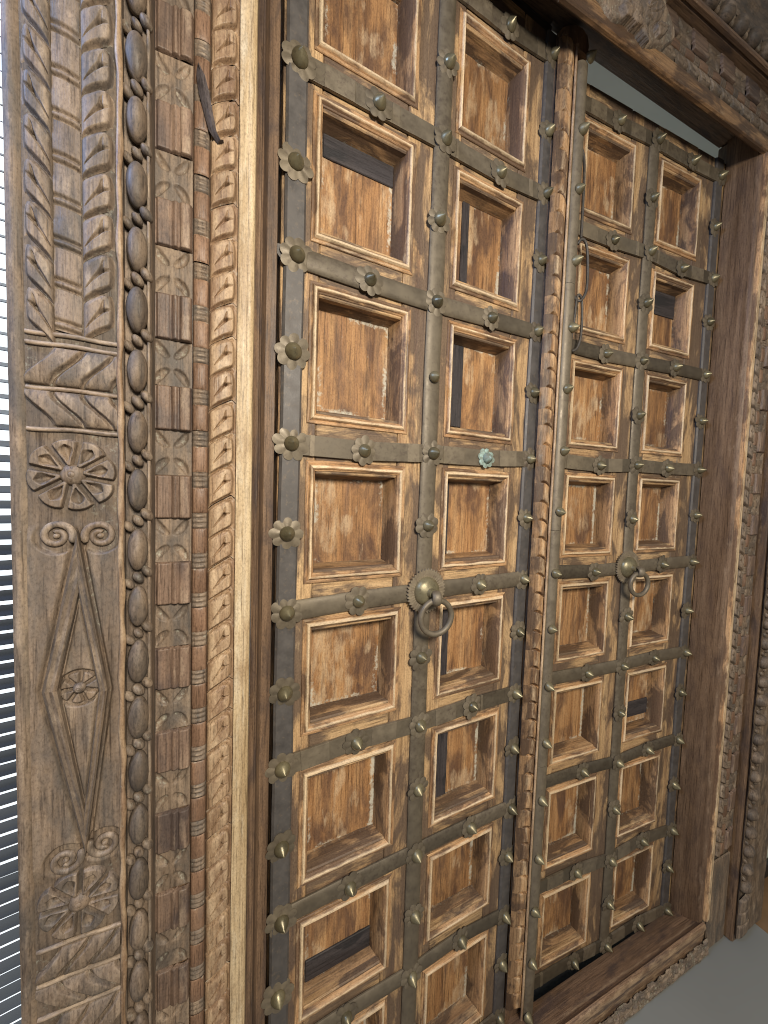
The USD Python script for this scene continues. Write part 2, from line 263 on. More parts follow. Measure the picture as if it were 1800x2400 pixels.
STUD_R={(1,0):(-0.4191,2.3850),(1,2):(-0.4161,2.0981),(1,4):(-0.4206,1.8135),(1,6):(-0.4158,1.5267),(1,8):(-0.4121,1.2447),(1,10):(-0.4161,0.9671),(1,12):(-0.4106,0.6898),(1,14):(-0.4115,0.3981),(1,16):(-0.3998,0.1242),(2,0):(-0.2757,2.3898),(2,1):(-0.2849,2.2384),(2,2):(-0.2789,2.1036),(2,3):(-0.2833,1.9677),(2,4):(-0.2828,1.8161),(2,5):(-0.2836,1.6695),(2,6):(-0.2782,1.5342),(2,7):(-0.2830,1.3860),(2,8):(-0.2793,1.2485),(2,9):(-0.2775,1.1115),(2,10):(-0.2789,0.9677),(2,11):(-0.2793,0.8323),(2,12):(-0.2726,0.6811),(2,13):(-0.2757,0.5444),(2,14):(-0.2748,0.3856),(2,15):(-0.2744,0.2535),(2,16):(-0.2714,0.1190),(3,0):(-0.1266,2.3867),(3,2):(-0.1409,2.0939),(3,4):(-0.1422,1.8197),(3,6):(-0.1430,1.5336),(3,8):(-0.1372,1.2528),(3,10):(-0.1444,0.9732),(3,12):(-0.1440,0.6909),(3,14):(-0.1394,0.4002),(3,16):(-0.1300,0.1258),(4,0):(0.0033,2.3895),(4,1):(-0.0057,2.2435),(4,2):(0.0041,2.1000),(4,3):(-0.0010,1.9732),(4,4):(0.0004,1.8193),(4,5):(-0.0038,1.6819),(4,6):(0.0030,1.5357),(4,7):(0.0028,1.3978),(4,8):(0.0019,1.2554),(4,9):(-0.0049,1.1034),(4,10):(0.0030,0.9706),(4,11):(-0.0052,0.8445),(4,12):(0.0002,0.6905),(4,13):(-0.0046,0.5435),(4,14):(0.0049,0.3893),(4,15):(-0.0047,0.2689),(4,16):(0.0055,0.1178)}
ROW_L = [2.402, 2.2496, 2.1106, 1.9632, 1.8139, 1.6671, 1.5175, 1.3746, 1.2391, 1.1031, 0.9639, 0.8238, 0.6802, 0.5445, 0.4095, 0.2691, 0.1284]
ROW_R = [2.3873, 2.2433, 2.0993, 1.97, 1.8172, 1.6741, 1.5321, 1.3895, 1.2497, 1.1072, 0.969, 0.8353, 0.6885, 0.5437, 0.3956, 0.2616, 0.1215]

def spike(cx, cz, w, r, h, seg=20):
    prof = [(r * 1.0, 0), (r * 1.03, h * .10), (r * .97, h * .26), (r * .80, h * .46), (r * .56, h * .64), (r * .34, h * .79), (r * .17, h * .90), (r * .06, h * .98), (r * .004, h * 1.0)]
    v, f = lathe(prof, seg)
    tilt = np.array([rnd.uniform(-.12, .12), rnd.uniform(-.12, .12)])
    v[:, 0] += -v[:, 1] * tilt[0]; v[:, 2] += -v[:, 1] * tilt[1]
    return v + np.array([cx, -w, cz]), f
def rosette(cx, cz, w, r, petals=8, depth=0.0026):
    ph = rnd.uniform(0, 6.28); na, nr = 12 * petals, 6
    a = np.linspace(0, 2 * np.pi, na, endpoint=False)
    amp = 0.20 + rnd.uniform(-.03, .04)
    wob = 1 + 0.05 * np.sin(a * 2 + rnd.uniform(0, 6)) + 0.03 * np.sin(a * 3 + rnd.uniform(0, 6))
    R = r * wob * (1 - amp + amp * np.abs(np.cos((a + ph) * petals / 2)) ** 0.62 * 1.12)
    rows = []
    for j in range(nr + 1):
        t = j / nr; k = 1 - t
        lobe = 0.00025 * np.sin(t * 3.1) * np.cos((a + ph) * petals)
        hgt = depth * (1 - t ** 1.6) + lobe + 0.0014 * np.sin(a + ph * 2) * t
        rows.append(np.stack([R * t * np.cos(a), -(w + hgt), R * t * np.sin(a)], 1))
    rows.append(rows[-1] + np.array([0, .0011, 0]))
    rows.append(np.stack([R * .9 * np.cos(a), np.full(na, -(w - 0.001)), R * .9 * np.sin(a)], 1))
    v = np.array(rows).reshape(-1, 3); f = []
    for i in range(len(rows) - 1):
        for j in range(na):
            q = [i * na + j, i * na + (j + 1) % na, (i + 1) * na + (j + 1) % na, (i + 1) * na + j]
            f += [(q[0], q[1], q[2]), (q[0], q[2], q[3])]
    lk = np.tile((0, 0, 1.0), (len(v), 1))
    return orient((v + np.array([cx, 0, cz]), np.array(f)), (0, -1, 0)), lk

def band(pts, width, base, H, prof="round", n=5, ends=True):
    """A strap along pts (u, z), across profile, standing out of the leaf: base + H."""
    p = np.asarray(pts, float); q = []
    for i in range(len(p) - 1):
        k = max(2, int(np.linalg.norm(p[i + 1] - p[i]) / 0.02))
        q += [p[i] + (p[i + 1] - p[i]) * t for t in np.linspace(0, 1, k, endpoint=False)]
    q = np.array(q + [p[-1]]); t = np.gradient(q, axis=0); t /= np.linalg.norm(t, axis=1)[:, None]
    nn = np.stack([-t[:, 1], t[:, 0]], 1)
    if prof == "round": c = [(-1, -.004), (-1, 0.1), (-.86, .5), (-.6, .82), (-.3, .96), (0, 1), (.3, .96), (.6, .82), (.86, .5), (1, 0.1), (1, -.004)]
    elif prof == "chamfer": c = [(-1, -.004), (-1, .35), (-.78, 1), (.78, 1), (1, .35), (1, -.004)]
    else: c = [(-1, -.004), (-1, .9), (-.95, 1), (.95, 1), (1, .9), (1, -.004)]
    x = np.array([a for a, _ in c]); h = np.array([b for _, b in c])
    j1 = (fb(q[:, 0], q[:, 1], 40, 2) - .5) * .0012
    U = q[:, None, :] + nn[:, None, :] * (x[None, :, None] * width / 2 * (1 + (fb(q[:, 0], q[:, 1], 25, 5) - .5) * .06)[:, None, None])
    hh = base + np.where(h < 0, -.002, h * H)[None, :] + j1[:, None] * (h > 0)
    v = np.stack([U[..., 0], -hh, U[..., 1]], -1)
    f = grid_faces(len(q), len(c)); v2 = v.reshape(-1, 3)
    m = len(c)
    if ends:
        for r in (0, (len(q) - 1) * m):
            ids = [r + i for i in range(m)]
            f = np.vstack([f, [(ids[0], ids[i], ids[i + 1]) for i in range(1, m - 1)]])
    return orient((v2, f), (0, -1, 0))

def moulding(side, o, i, dep):
    """One mitred length of a panel frame: o, i = outer and inner rectangles (u0, u1, z0, z1); profile from the outer to the inner edge, then down to the panel."""
    prof = [(0.0, -.004), (0.0, .0012), (.05, .0024), (.20, .0026), (.30, .0016), (.36, .0036), (.46, .0062), (.58, .0066), (.68, .0050), (.74, .0024), (.84, .0010), (1.0, -.0090), (1.22, -.0200), (1.46, -dep - .002)]
    L0 = {"left": ((o[0], o[2]), (o[0], o[3]), (i[0], i[2]), (i[0], i[3])), "right": ((o[1], o[3]), (o[1], o[2]), (i[1], i[3]), (i[1], i[2])),
          "top": ((o[0], o[3]), (o[1], o[3]), (i[0], i[3]), (i[1], i[3])), "bottom": ((o[1], o[2]), (o[0], o[2]), (i[1], i[2]), (i[0], i[2]))}[side]
    A0, A1, B0, B1 = map(np.array, L0); n = 14
    sd = rnd.randint(0, 99)
    dent = (fb(np.linspace(0, 3, n), np.zeros(n), 2, sd) - .5)
    rows, lk = [], []
    for j, (t, h) in enumerate(prof):
        s = np.linspace(0, 1, n)[:, None]
        t2 = t + (0.05 * dent * (0 < j < len(prof) - 2))[:, None]
        e0, e1 = A0 + (B0 - A0) * t, A1 + (B1 - A1) * t
        p = e0 + (e1 - e0) * s
        d = (B0 + B1 - A0 - A1) / 2; d = d / np.linalg.norm(d)
        p = p + d * (0.0018 * dent * (0 < j < len(prof) - 2))[:, None]
        rows.append(np.stack([p[:, 0], np.full(n, -h) + dent * .0008, p[:, 1]], 1))
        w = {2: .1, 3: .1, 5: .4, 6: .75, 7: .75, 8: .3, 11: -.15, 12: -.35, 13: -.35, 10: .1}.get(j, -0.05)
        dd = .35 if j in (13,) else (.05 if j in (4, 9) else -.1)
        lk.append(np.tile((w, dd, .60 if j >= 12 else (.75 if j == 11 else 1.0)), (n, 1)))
    v = np.array(rows).reshape(-1, 3)
    return orient((v, grid_faces(len(prof), n)), (0, -1, 0) if 1 else None), np.array(lk).reshape(-1, 3)

def panel_mesh(r, dep, seed):
    F = lambda a, b: -dep + (fb(a, b * .35, 30, seed) - .5) * .0016 - .0010 * np.maximum(0, np.abs(np.sin((a + seed) * 23)) ** 60)
    def wear(a, b, h):
        e = np.minimum(np.minimum(a - r[0], r[1] - a), np.minimum(b - r[2], r[3] - b))
        d = .62 * (1 - sm(e, 0.002, .012)) * sm(fb(a, b, 20, seed + 3), .42, .56) + .42 * (1 - sm(np.abs(r[1] - a - .006), .001, .008)) * sm(fb(a, b, 11, seed + 4), .38, .5) - .25
        return .55 * (sm(fb(a, b * .5, 16, seed + 7), .48, .62)) - .12, d + .26 * sm(fb(a, b, 9, seed + 9), .50, .62), 1.12 - .42 * sm(fb(a, b * .6, 13, seed + 11), .46, .60)
    return relief(F, (r[0] - .002, r[1] + .002), (r[2] - .002, r[3] + .002), .003, lambda a, b, h: (a, -h, b), wear=wear)

def leaf(path, left):
    ST, ROW = (STUD_L, ROW_L) if left else (STUD_R, ROW_R)
    sgn = 1 if left else -1
    col = [0, .134, .2800, .4245, .5600] if left else [-.56, -.4165, -.2790, -.1385, 0.0]
    def st(c, r):
        if (c, r) in ST: return np.array(ST[(c, r)])
        u = col[c]
        if c in (2, 4) and left:
            near = [ST[(c, k)][0] for k in (r - 1, r + 1, r - 2, r + 2) if (c, k) in ST]
            u = near[0] if near else u
        return np.array([u, ROW[r]])
    top, bot = (2.468, 0.098) if left else (2.442, 0.098)
    if left:
        stiles = [(-.0178, .046), (.2095, .332), (.489, .580)]; opens = [(.049, .2065), (.3345, .4865)]
    else:
        stiles = [(-.600, -.515), (-.362, -.2385), (-.090, .0560)]; opens = [(-.5125, -.3645), (-.2360, -.0925)]
    DEP = .033
    for a, b in stiles:
        # board with a slightly waved face
        F = lambda x, z: (fb(x, z, 14, 11) - .5) * .0014
        m = cbox((a, 0.0, bot), (b, .046, top), .002)
        m = m.subdivide_to_size(.06) if hasattr(m, "subdivide_to_size") else m
        obj(path, "stile", m, W_STILE, 2, (rnd.uniform(-.05, .12), -.1, rnd.uniform(.9, 1.05)))
    for ci, (a, b) in enumerate(opens):
        lo_, hi_ = stiles[ci][1] + .0005, stiles[ci + 1][0] - .0005
        edges = []
        for r in range(0, 17, 2):
            zc = .5 * (st(1 if ci == 0 else 3, r)[1] + ROW[r]) if not (r == 16 and left) else ROW[r]
            edges.append(zc)
        cells = []
        for k in range(8):
            z1, z0 = edges[k] - .046, edges[k + 1] + .058
            if k == 7: z0 = edges[8] + .050
            cells.append((z0, z1))
        # rails between the openings
        zz = [top] + [x for c in cells for x in (c[1], c[0])] + [bot]
        for k in range(0, len(zz), 2):
            if zz[k] - zz[k + 1] < .01: continue
            obj(path, "rail", cbox((lo_, 0.0008, zz[k + 1] - .002), (hi_, .046, zz[k] + .002), .002), W_STILE, 0, (rnd.uniform(-.1, .1), -.1, rnd.uniform(.85, 1.05)))
        for k, (z0, z1) in enumerate(cells):
            if left and z1 < .25: continue
            inner = (a, b, z0, z1)
            # recessed panel
            tone = rnd.uniform(.85, 1.12)
            pm, lk = panel_mesh((a + .009, b - .009, z0 + .009, z1 - .009), DEP, rnd.randint(0, 999)); lk[:, 2] = tone
            obj(path, "panel", orient(pm, (0, -1, 0)), W_PANEL, 2, lk, True)
            # blackened planks seen in some recesses
            a_, b_, z0_, z1_ = a + .009, b - .009, z0 + .009, z1 - .009; pw, ph = b_ - a_, z1_ - z0_
            def plank(u0, u1, v0, v1, ax):
                obj(path, "blackened_plank", cbox((u0, DEP - .0035, v0), (u1, DEP + .003, v1), .0012), W_PLANK, ax, (rnd.uniform(-.2, 0), -.2, 1))
            if left and ci == 1 and 1 <= k <= 6: 
                if k <= 5: plank(a_ + pw * (.16 if k == 1 else .0), a_ + pw * {1: .30, 2: .30, 3: .12, 4: .22, 5: .30}.get(k, .2), z0_, z1_, 2)
            if left and ci == 0 and k == 1: plank(a_, b_, z1_ - ph * .22, z1_, 0)
            if left and ci == 0 and k == 6: plank(a_, b_, z0_, z0_ + ph * .30, 0)
            if (not left) and ci == 1 and k == 1: plank(a_, b_, z1_ - ph * .42, z1_, 0)
            if (not left) and ci == 1 and k == 5: plank(a_, b_, z0_ + ph * .12, z0_ + ph * .42, 0)
            mw = .021
            outer = (a - .0195, b + .0215, z0 - mw, z1 + mw)
            for side in ("left", "right", "top", "bottom"):
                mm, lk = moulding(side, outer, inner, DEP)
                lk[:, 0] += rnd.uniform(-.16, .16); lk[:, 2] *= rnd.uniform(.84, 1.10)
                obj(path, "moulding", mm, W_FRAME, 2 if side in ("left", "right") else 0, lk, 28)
    # straps: three uprights
    for c in (0, 2, 4):
        rows = range(0, 17)
        pts = [st(c, r) for r in rows]
        if left and c == 4: pts = [(p[0], p[1]) for p in pts]
        pts = [np.array([np.mean([q[0] for q in pts[max(0, i - 2):i + 3]]), p[1]]) for i, p in enumerate(pts)]
        pts = [np.array([pts[0][0], top - .004 if c != 2 else pts[0][1] + .012])] + pts + [np.array([pts[-1][0], bot + .002])]
        if c == 2:
            for i in range(0, len(pts) - 1, 2):       # bronze lengths lapped at the studs
                seg = pts[i:i + 3]
                if len(seg) > 1: obj(path, "strap", band(seg, .0365, .0035 + .0006 * (i // 2 % 2), .0062, "round"), BRONZE, 2, (0, rnd.uniform(-.05, .06), rnd.uniform(.85, 1.05)), 35)
        elif c == 0 and not left: pass
        else:
            obj(path, "iron_strap", band(pts, .0345, .002, .0050, "chamfer"), IRON, 2, (0, 0, 1.0), 25)
    # straps: rows
    for r in range(0, 17, 2):
        chain = [st(c, r) for c in range(5)]
        hand = r == 8
        style = "round" if (r in (4, 8, 12, 14) if left else r in (4, 8, 10, 12)) else "flat"
        for i in range(4):
            p0, p1 = chain[i], chain[i + 1]
            if i == 0 and not left and 0: continue
            d = p1 - p0; d /= np.linalg.norm(d)
            e0 = p0 + d * (.0 if i in (1, 3) else .017); e1 = p1 - d * (.017 if i in (1, 3) else .0)
            if left and r == 0 and i == 3: e1 = p1
            tn = rnd.choice([.55, .66, .8, .9, .95, 1.0])
            obj(path, "strap", band([e0, e1], .0345, .0036 + .0004 * (i % 2), .0050 if style == "round" else .0030, style), BRONZE, 0, (0, rnd.uniform(-.05, .08), tn), 35)
            if style == "flat" and i in (0, 1, 2, 3):
                Ln = np.linalg.norm(p1 - p0); t0, t1 = sorted(rnd.sample([.2, .24, .3, .62, .7, .8], 2)); 
                if t1 - t0 > .25: t1 = t0 + .38
                obj(path, "strap_plate", band([p0 + (p1 - p0) * t0, p0 + (p1 - p0) * t1], .0352, .0042, .0034, "flat"), BRONZE, 0, (0, rnd.uniform(-.05, .05), rnd.uniform(1.0, 1.32)), 35)
    # studs
    keys = [(c, r) for r in range(17) for c in range(5) if (c in (0, 2, 4) or r % 2 == 0)]
    for c, r in keys:
        if (not left and c == 0) or (c == 2 and r == 8): continue
        if left and (r == 0 and c < 2): pass
        p = st(c, r)
        big = 1.06 if (left and c == 0) else .95
        w = .0103 if c == 2 else (.0072 if c in (0, 4) else (.0088 if r in (4, 8, 10, 12, 14) else .0080))
        ver = left and (c, r) in ((3, 6),)
        half = left and (c, r) in ((4, 6), (4, 4))
        plain_spike = left and (c, r) == (2, 5)
        tone = rnd.uniform(.85, 1.15)
        if not plain_spike:
            (v, f), lk = rosette(p[0], p[1], w, (.0225 if ver else .0268) * big * rnd.uniform(.95, 1.05), 8)
            lk[:, 2] = tone; lk[:, 1] = .12 if half else 0
            s = obj(path, "rosette", (v, f), VERDI if ver else (VERDI if half and 0 else BRONZE), 2, lk, 40, label="verdigris-covered turquoise rosette" if ver else None)
        else: s = path
        obj(s, "spike", spike(p[0], p[1], w + .0016, .0124 * big * rnd.uniform(.92, 1.06), .0180 * rnd.uniform(.9, 1.12)), VERDI if ver else BRASS, 2, (0, 0, (.75 if rnd.random() < .35 else 1.0) * rnd.uniform(.8, 1.1)), 40)
    # ring handle: toothed plate, dome, eye, ring
    cx, cz = (.2795, 1.2430) if left else (-.2890, 1.2520)
    na = 240; a = np.linspace(0, 2 * np.pi, na, endpoint=False)
    R = .0462 * (1 - .20 * np.abs(((a * 40 / (2 * np.pi)) % 1) - .5))
    rings = [(None, -.001), (1.0, .003), (1.0, .0062), (.90, .0062), (.80, .0058), (.70, .0056), (.66, .0050), (.62, .0050), (0.0, .0052)]
    rows = [np.stack([cx + R * (k or .95) * np.cos(a) if k != 0 else cx + 0 * a, np.full(na, -(.0075 + h)), cz + (R * (k or .95) * np.sin(a) if k != 0 else 0 * a)], 1) for k, h in rings[1:]]
    v = np.array(rows).reshape(-1, 3); f = []
    for i in range(len(rows) - 1):
        for j in range(na):
            q = [i * na + j, i * na + (j + 1) % na, (i + 1) * na + (j + 1) % na, (i + 1) * na + j]
            f += [(q[0], q[1], q[2]), (q[0], q[2], q[3])]
    h = obj(path, "ring_handle", orient((v, np.array(f)), (0, -1, 0)), BRONZE, 2, (0, .02, 1.55), 35)
    v, f = lathe([(.029, 0), (.0288, .003), (.0265, .008), (.0215, .0125), (.0145, .0155), (.0100, .017), (.0085, .021), (.0085, .026), (.0001, .027)], 28)
    obj(h, "dome", (v + np.array([cx, -.0125, cz]), f), BRASS, 2, (0, 0, .95), 40)
    th = np.linspace(0, 2 * np.pi, 28, endpoint=False)
    ex = np.array([cx + .002, -.044, cz - .007])
    ring0 = np.array([[0, .0105 * math.cos(t), .0105 * math.sin(t)] for t in th])
    turn = math.radians(-25 if left else -20)
    rz = np.array([[math.cos(turn), -math.sin(turn), 0], [math.sin(turn), math.cos(turn), 0], [0, 0, 1]])
    tv, tf = tube(ring0 @ rz.T, .0048, 10, True)
    tv[:, :2] *= 1.0
    axv = rz @ np.array([1, 0, 0]); tv = tv + np.outer((tv @ axv) * .9, axv)
    obj(h, "eye", (tv + ex, tf), BRONZE, 2, (0, 0, 1.05), True)
    rr = .0335 if left else .030
    rc = ex + np.array([0.001, -.001, -.0105 - rr + .0068])
    rot2 = np.array([[math.cos(.12), math.sin(.12), 0], [-math.sin(.12), math.cos(.12), 0], [0, 0, 1]])
    rp = np.array([[rr * math.cos(t), 0, rr * math.sin(t)] for t in np.linspace(0, 2 * np.pi, 48, endpoint=False)]) @ rot2.T
    obj(h, "ring", (lambda m: (m[0] + rc, m[1]))(tube(rp, .0058, 12, True)), BRONZE, 2, (0, 0, .95), True)
    return top, bot

L_ANG, R_ANG = 4.018, -2.025
LL = thing("door_leaf", "left door leaf with gnarled worn panels, carved rope post and tall bronze spike bar", "door leaf", (0, 0, 0), L_ANG)
leaf(LL, True)
obj(LL, "added_gap_strip", cbox((-.0170, .0070, 2.4682), (.578, .0460, 2.4985), .002), W_PLANK, 0)  # dark strip added to hide the pale gap under the soffit
# the iron strap ends poking out at the left edge
for z, s in ((1.816, 1.0), (1.513, .6)):
    t = trimesh.convex.convex_hull([(-.0375 * 1 + .018 * (1 - s), -.004, z + .011 * s), (-.012, -.004, z - .018 * s), (-.012, -.004, z + .012 * s), (-.036 + .018 * (1 - s), -.0015, z + .011 * s), (-.012, -.0015, z - .018 * s), (-.012, -.0015, z + .012 * s)])
    obj(LL, "strap_tip", t, IRON, 0)
RL = thing("door_leaf", "right door leaf standing ajar below the grey gap under the lintel", "door leaf", (1.23013736, 0.03739926, 0), R_ANG)
leaf(RL, False)

# carved post on the free edge of the left leaf
def post_edge(z): return -.0085 * (2.45 - z) / 2.3
u0p, u1p = .572, .614
def tou(a, b, h): return (u0p + b + post_edge(a), -h, a)
FLAT = lambda a, b: 0.012 + .020 * np.sqrt(np.clip(1 - ((b - .024) / .026) ** 2, 0, 1))
notch = [2.3314, 2.2851, 2.2436, 2.2043, 2.1575, 2.1105, 2.0720, 2.0256, 1.9780, 1.9320, 1.8885, 1.8481, 1.8050, 1.7612, 1.7249, 1.6844, 1.6356, 1.5988, 1.5535, 1.5037, 1.4663]
while notch[-1] > .16: notch.append(notch[-1] - .0438 + rnd.uniform(-.003, .003))
notch = [2.44, 2.385] + notch
def post_f(a, b):
    h = FLAT(a, b)
    bc = np.clip((b - .016) / .026, 0, 1)
    return h
obj(LL, "post_core", cbox((.574, -.010, .10), (.6600, .045, 2.462), .004), W_DARK, 2, (-.1, 0, 1.2))
for i in range(len(notch) - 1):
    z1, z0 = notch[i], notch[i + 1]
    S = rnd.randint(0, 99)
    def F(a, b, z0=z0, z1=z1, S=S):
        s = np.clip((a - z0) / (z1 - z0), 0, 1)
        h = FLAT(a, b)
        lob = np.minimum(sm(s, 0, .13), sm(1 - s, 0, .045))
        inn = sm(b, .010, .017) * (1 - sm(b, .040, .0415))
        return h + inn * (-.0085 * (1 - lob)) + (fb(a, b, 60, S) - .5) * .0014 - .002 * (1 - inn) * (b < .012)
    def to(a, b, h, z0=z0, z1=z1):
        s = np.clip((a - z0) / (z1 - z0), 0, 1)
        bend = .015 * np.sin(np.clip((.040 - b) / .030, 0, 1) * np.pi * .5) - .004 * np.clip((.024 - b) / .024, 0, 1)
        return (u0p + b + post_edge(a), -h, a + bend - .006)
    (m, lk) = relief(F, (z0, z1), (0.0, .0425), .0013, to, wear=lambda a, b, h: (.30 * sm(h, .026, .033), .15 * (1 - sm(h, .024, .029)) - .1, 0 * a + (.55 + .45 * sm(b, .012, .020))))
    obj(LL, "rope_carving", orient(m, (0, -1, 0)), W_FRAME, 2, lk, True)
pz = np.linspace(.10, 2.445, 60)
obj(LL, "post_ridge", tube([(.6165 + post_edge(z), -.030, z) for z in pz], .0030, 8), W_ROPE, 2, (.4, 0, 1.05), True)
# rounded top
capm = trimesh.convex.convex_hull(np.array([(u, -w, z) for u, z in [(.577, 2.44), (.580, 2.470), (.597, 2.484), (.630, 2.492), (.652, 2.486), (.661, 2.468), (.661, 2.44)] for w in (-.03, .0, .020)] + [(u, -.030, z) for u, z in [(.586, 2.44), (.59, 2.468), (.606, 2.48), (.632, 2.486), (.650, 2.48), (.656, 2.466), (.656, 2.44)]]))
obj(LL, "post_cap", capm.subdivide().subdivide(), W_DARK, 2, (.1, .1, 1.3), 30)
for i in range(4):
    zz = [2.412, 1.93, 1.36, .78, .10]
    pts = [(.6375 + post_edge(z), z) for z in np.linspace(zz[i] , zz[i + 1] + .001, 12)]
    obj(LL, "post_bar", band(pts, .0345, .026 + .0004 * (i % 2), .0135, "round"), BRONZE, 2, (0, 0, 1.12), 35)
for u, z in [(0.6485,2.4245),(0.6379,2.2664),(0.637,2.138),(0.6386,1.9806),(0.6391,1.8318),(0.6343,1.6911),(0.635,1.5481),(0.631,1.4064),(0.6294,1.2586),(0.6276,1.1238),(0.6271,0.9843),(0.629,0.8414),(0.6263,0.6967),(0.625,0.5463),(0.6226,0.4084),(0.6231,0.2717),(0.6175,0.1295)]:
    obj(LL, "post_spike", spike(u, z, .0385, .0112 * rnd.uniform(.95, 1.05), .0195 * rnd.uniform(.92, 1.08)), BRASS, 2, (0, 0, rnd.uniform(.9, 1.1)), 40)
# the iron latch links hanging beside the post
def smooth_path(p, n=8):
    p = np.asarray(p, float); t = np.arange(len(p)); tt = np.linspace(0, len(p) - 1, (len(p) - 1) * n)
    from scipy.interpolate import CubicSpline
    return CubicSpline(t, p)(tt)
lk1 = [(.655, -.010, 2.255), (.668, -.014, 2.262), (.677, -.018, 2.235), (.6790, -.020, 2.18), (.6800, -.020, 2.10), (.6795, -.020, 2.055)]
lk2 = [(.672, -.018, 2.040), (.681, -.022, 2.052), (.694, -.024, 2.045), (.703, -.024, 2.010), (.7060, -.024, 1.955), (.699, -.024, 1.927), (.687, -.022, 1.912), (.680, -.014, 1.918), (.676, -.010, 1.935)]
lk3 = [(.668, -.012, 1.79), (.674, -.014, 1.83), (.678, -.016, 1.88), (.683, -.016, 1.921), (.692, -.018, 1.926), (.700, -.018, 1.905), (.703, -.018, 1.86), (.700, -.018, 1.825), (.692, -.016, 1.803), (.680, -.012, 1.796)]
la = obj(LL, "latch", ell((.668, -.012, 1.80), (.007, .007, .008), 2), IRON, 2, (0, 0, .7), True)
for p in (lk1, lk2, lk3): obj(la, "latch_link", tube(smooth_path(p), .0033, 10), IRON, 2, (0, .05, .8), True)

# ---------------------------------------------------------------- carved strips, written once along (a) and across (b)
def rope_F(P, W, H, chip=True, S=0):
    """One leaf-like lobe of a rope strip in its own (s, b) square."""
    def F(s, b):
        t = b / W
        cross = np.sqrt(np.clip(1 - (2 * t - 1) ** 2, 0, 1)) ** .7
        e = np.minimum(s, 1 - s) * P
        low = sm(e, 0, .0045)
        h = H * cross * (.18 + .82 * low) + .0012
        if chip: h = .0012 + (h - .0012) * (.12 + .88 * sm(W * (.955 - .24 * (2 * s - .85) ** 4) - b, 0, .0040))
        h -= .0022 * np.exp(-((s - .90) * P / .0018) ** 2) * sm(t, .1, .3) * (1 - sm(t, .8, .95))
        if chip:
            cx, cy = .58 * W, .50 * P
            x, y = b - cx, s * P - cy
            for ang, ln, wd in ((212, .0170, .0044), (84, .0105, .0030), (-14, .0090, .0030)):
                ca, sa = math.cos(math.radians(ang)), math.sin(math.radians(ang))
                l, p = x * ca + y * sa, -x * sa + y * ca
                k = np.clip(l / ln, 0, 1)
                w = wd * (1.0 - k * .85) * (.75 + .5 * fb(s * 3, b * 60, 4, S))
                h -= .0036 * np.clip(1 - np.abs(p) / w, 0, 1) * (l > -.002) * (l < ln)
        return h + (fb(s * P, b, 90, S) - .5) * .0008
    return F
def rope(parent, name, a0, P, W, H, to, mat, res, chip=True, rise=.42, axis=2, d=(0, -1, 0), n=1, flip=False, wr=.42, tone=1.0, dst=.28, mode="leaf"):
    for k in range(n):
        S = rnd.randint(0, 999); F = rope_F(P, W, H, chip, S)
        base = a0 + k * P + rnd.uniform(-.0012, .0012)
        def to2(s, b, h):
            t = b / W; t = 1 - t if flip else t
            sk = rise * P * (sm(t, 0, 1) if mode == "S" else np.clip(t, 0, 1) ** .8 - .30 * sm(t, .82, 1.0))
            return to(base + s * P + sk, b, h)
        F2 = (lambda s, b: F(s, W - b)) if flip else F
        m, lk = relief(F2, (0, 1), (0, W), res / P, to2) if 0 else relief_sb(F2, P, W, res, to2, lambda s, b, h: (wr * sm(h, H * .55, H * 1.0) - .08, dst * (1 - sm(np.minimum(s, 1 - s) * P, .001, .005)) + .12 * (1 - sm(h, H * .25, H * .6)) - .12, 0 * s + tone * S01(S)))
        obj(parent, name, orient(m, d), mat, axis, lk, True)
def S01(S): return .9 + .2 * ((S * 37) % 100) / 100
def relief_sb(F, P, W, res, to, wear):
    ns, nb = max(4, int(P / res) + 1), max(4, int(W / res) + 1)
    s, b = np.meshgrid(np.linspace(0, 1, ns), np.linspace(0, W, nb), indexing="ij")
    h = F(s, b)
    return (np.stack(to(s, b, h), -1).reshape(-1, 3), grid_faces(ns, nb)), np.stack(wear(s, b, h), -1).reshape(-1, 3)
def strip_piece(parent, name, F, A, B, res, to, mat, axis, d, wear):
    m, lk = relief(F, A, B, res, to, wear=wear); return obj(parent, name, orient(m, d), mat, axis, lk, True)
def bobbins(parent, a0, P, W, H, to, n, res, axis=2, d=(0, -1, 0), shade_dim=1.0):
    for k in range(n):
        S = rnd.randint(0, 999); q = a0 + k * P + rnd.uniform(-.001, .001); t = rnd.uniform(.85, 1.15) * shade_dim
        cr = lambda b: np.sqrt(np.clip(1 - (2 * b / W - 1) ** 2, 0, 1)) ** .6
        B = lambda a, b: H * cr(b) * (.72 + .28 * np.sin(np.clip((a - q) / (P * .62), 0, 1) * np.pi) ** .5) + (fb(a, b, 80, S) - .5) * .0006
        strip_piece(parent, "bobbin", B, (q, q + P * .62), (0, W), res, to, W_RED, axis, d, lambda a, b, h: (.25 * sm(h, H * .85, H) - .1, 0 * a - .05 + .25 * (np.abs((a - q) / (P * .62) - .5) > .44), 0 * a + t))
        Rg = lambda a, b: H * cr(b) * (.62 + .30 * np.abs(np.sin((a - q - P * .62) / (P * .38) * np.pi * 3))) + (fb(a, b, 120, S) - .5) * .0012
        strip_piece(parent, "collar", Rg, (q + P * .62, q + P), (0, W), res, to, W_PIL, axis, d, lambda a, b, h: (.45 * sm(h, H * .75, H * .92) - .05, .25 * (1 - sm(h, H * .55, H * .75)) - .05, 0 * a + shade_dim))
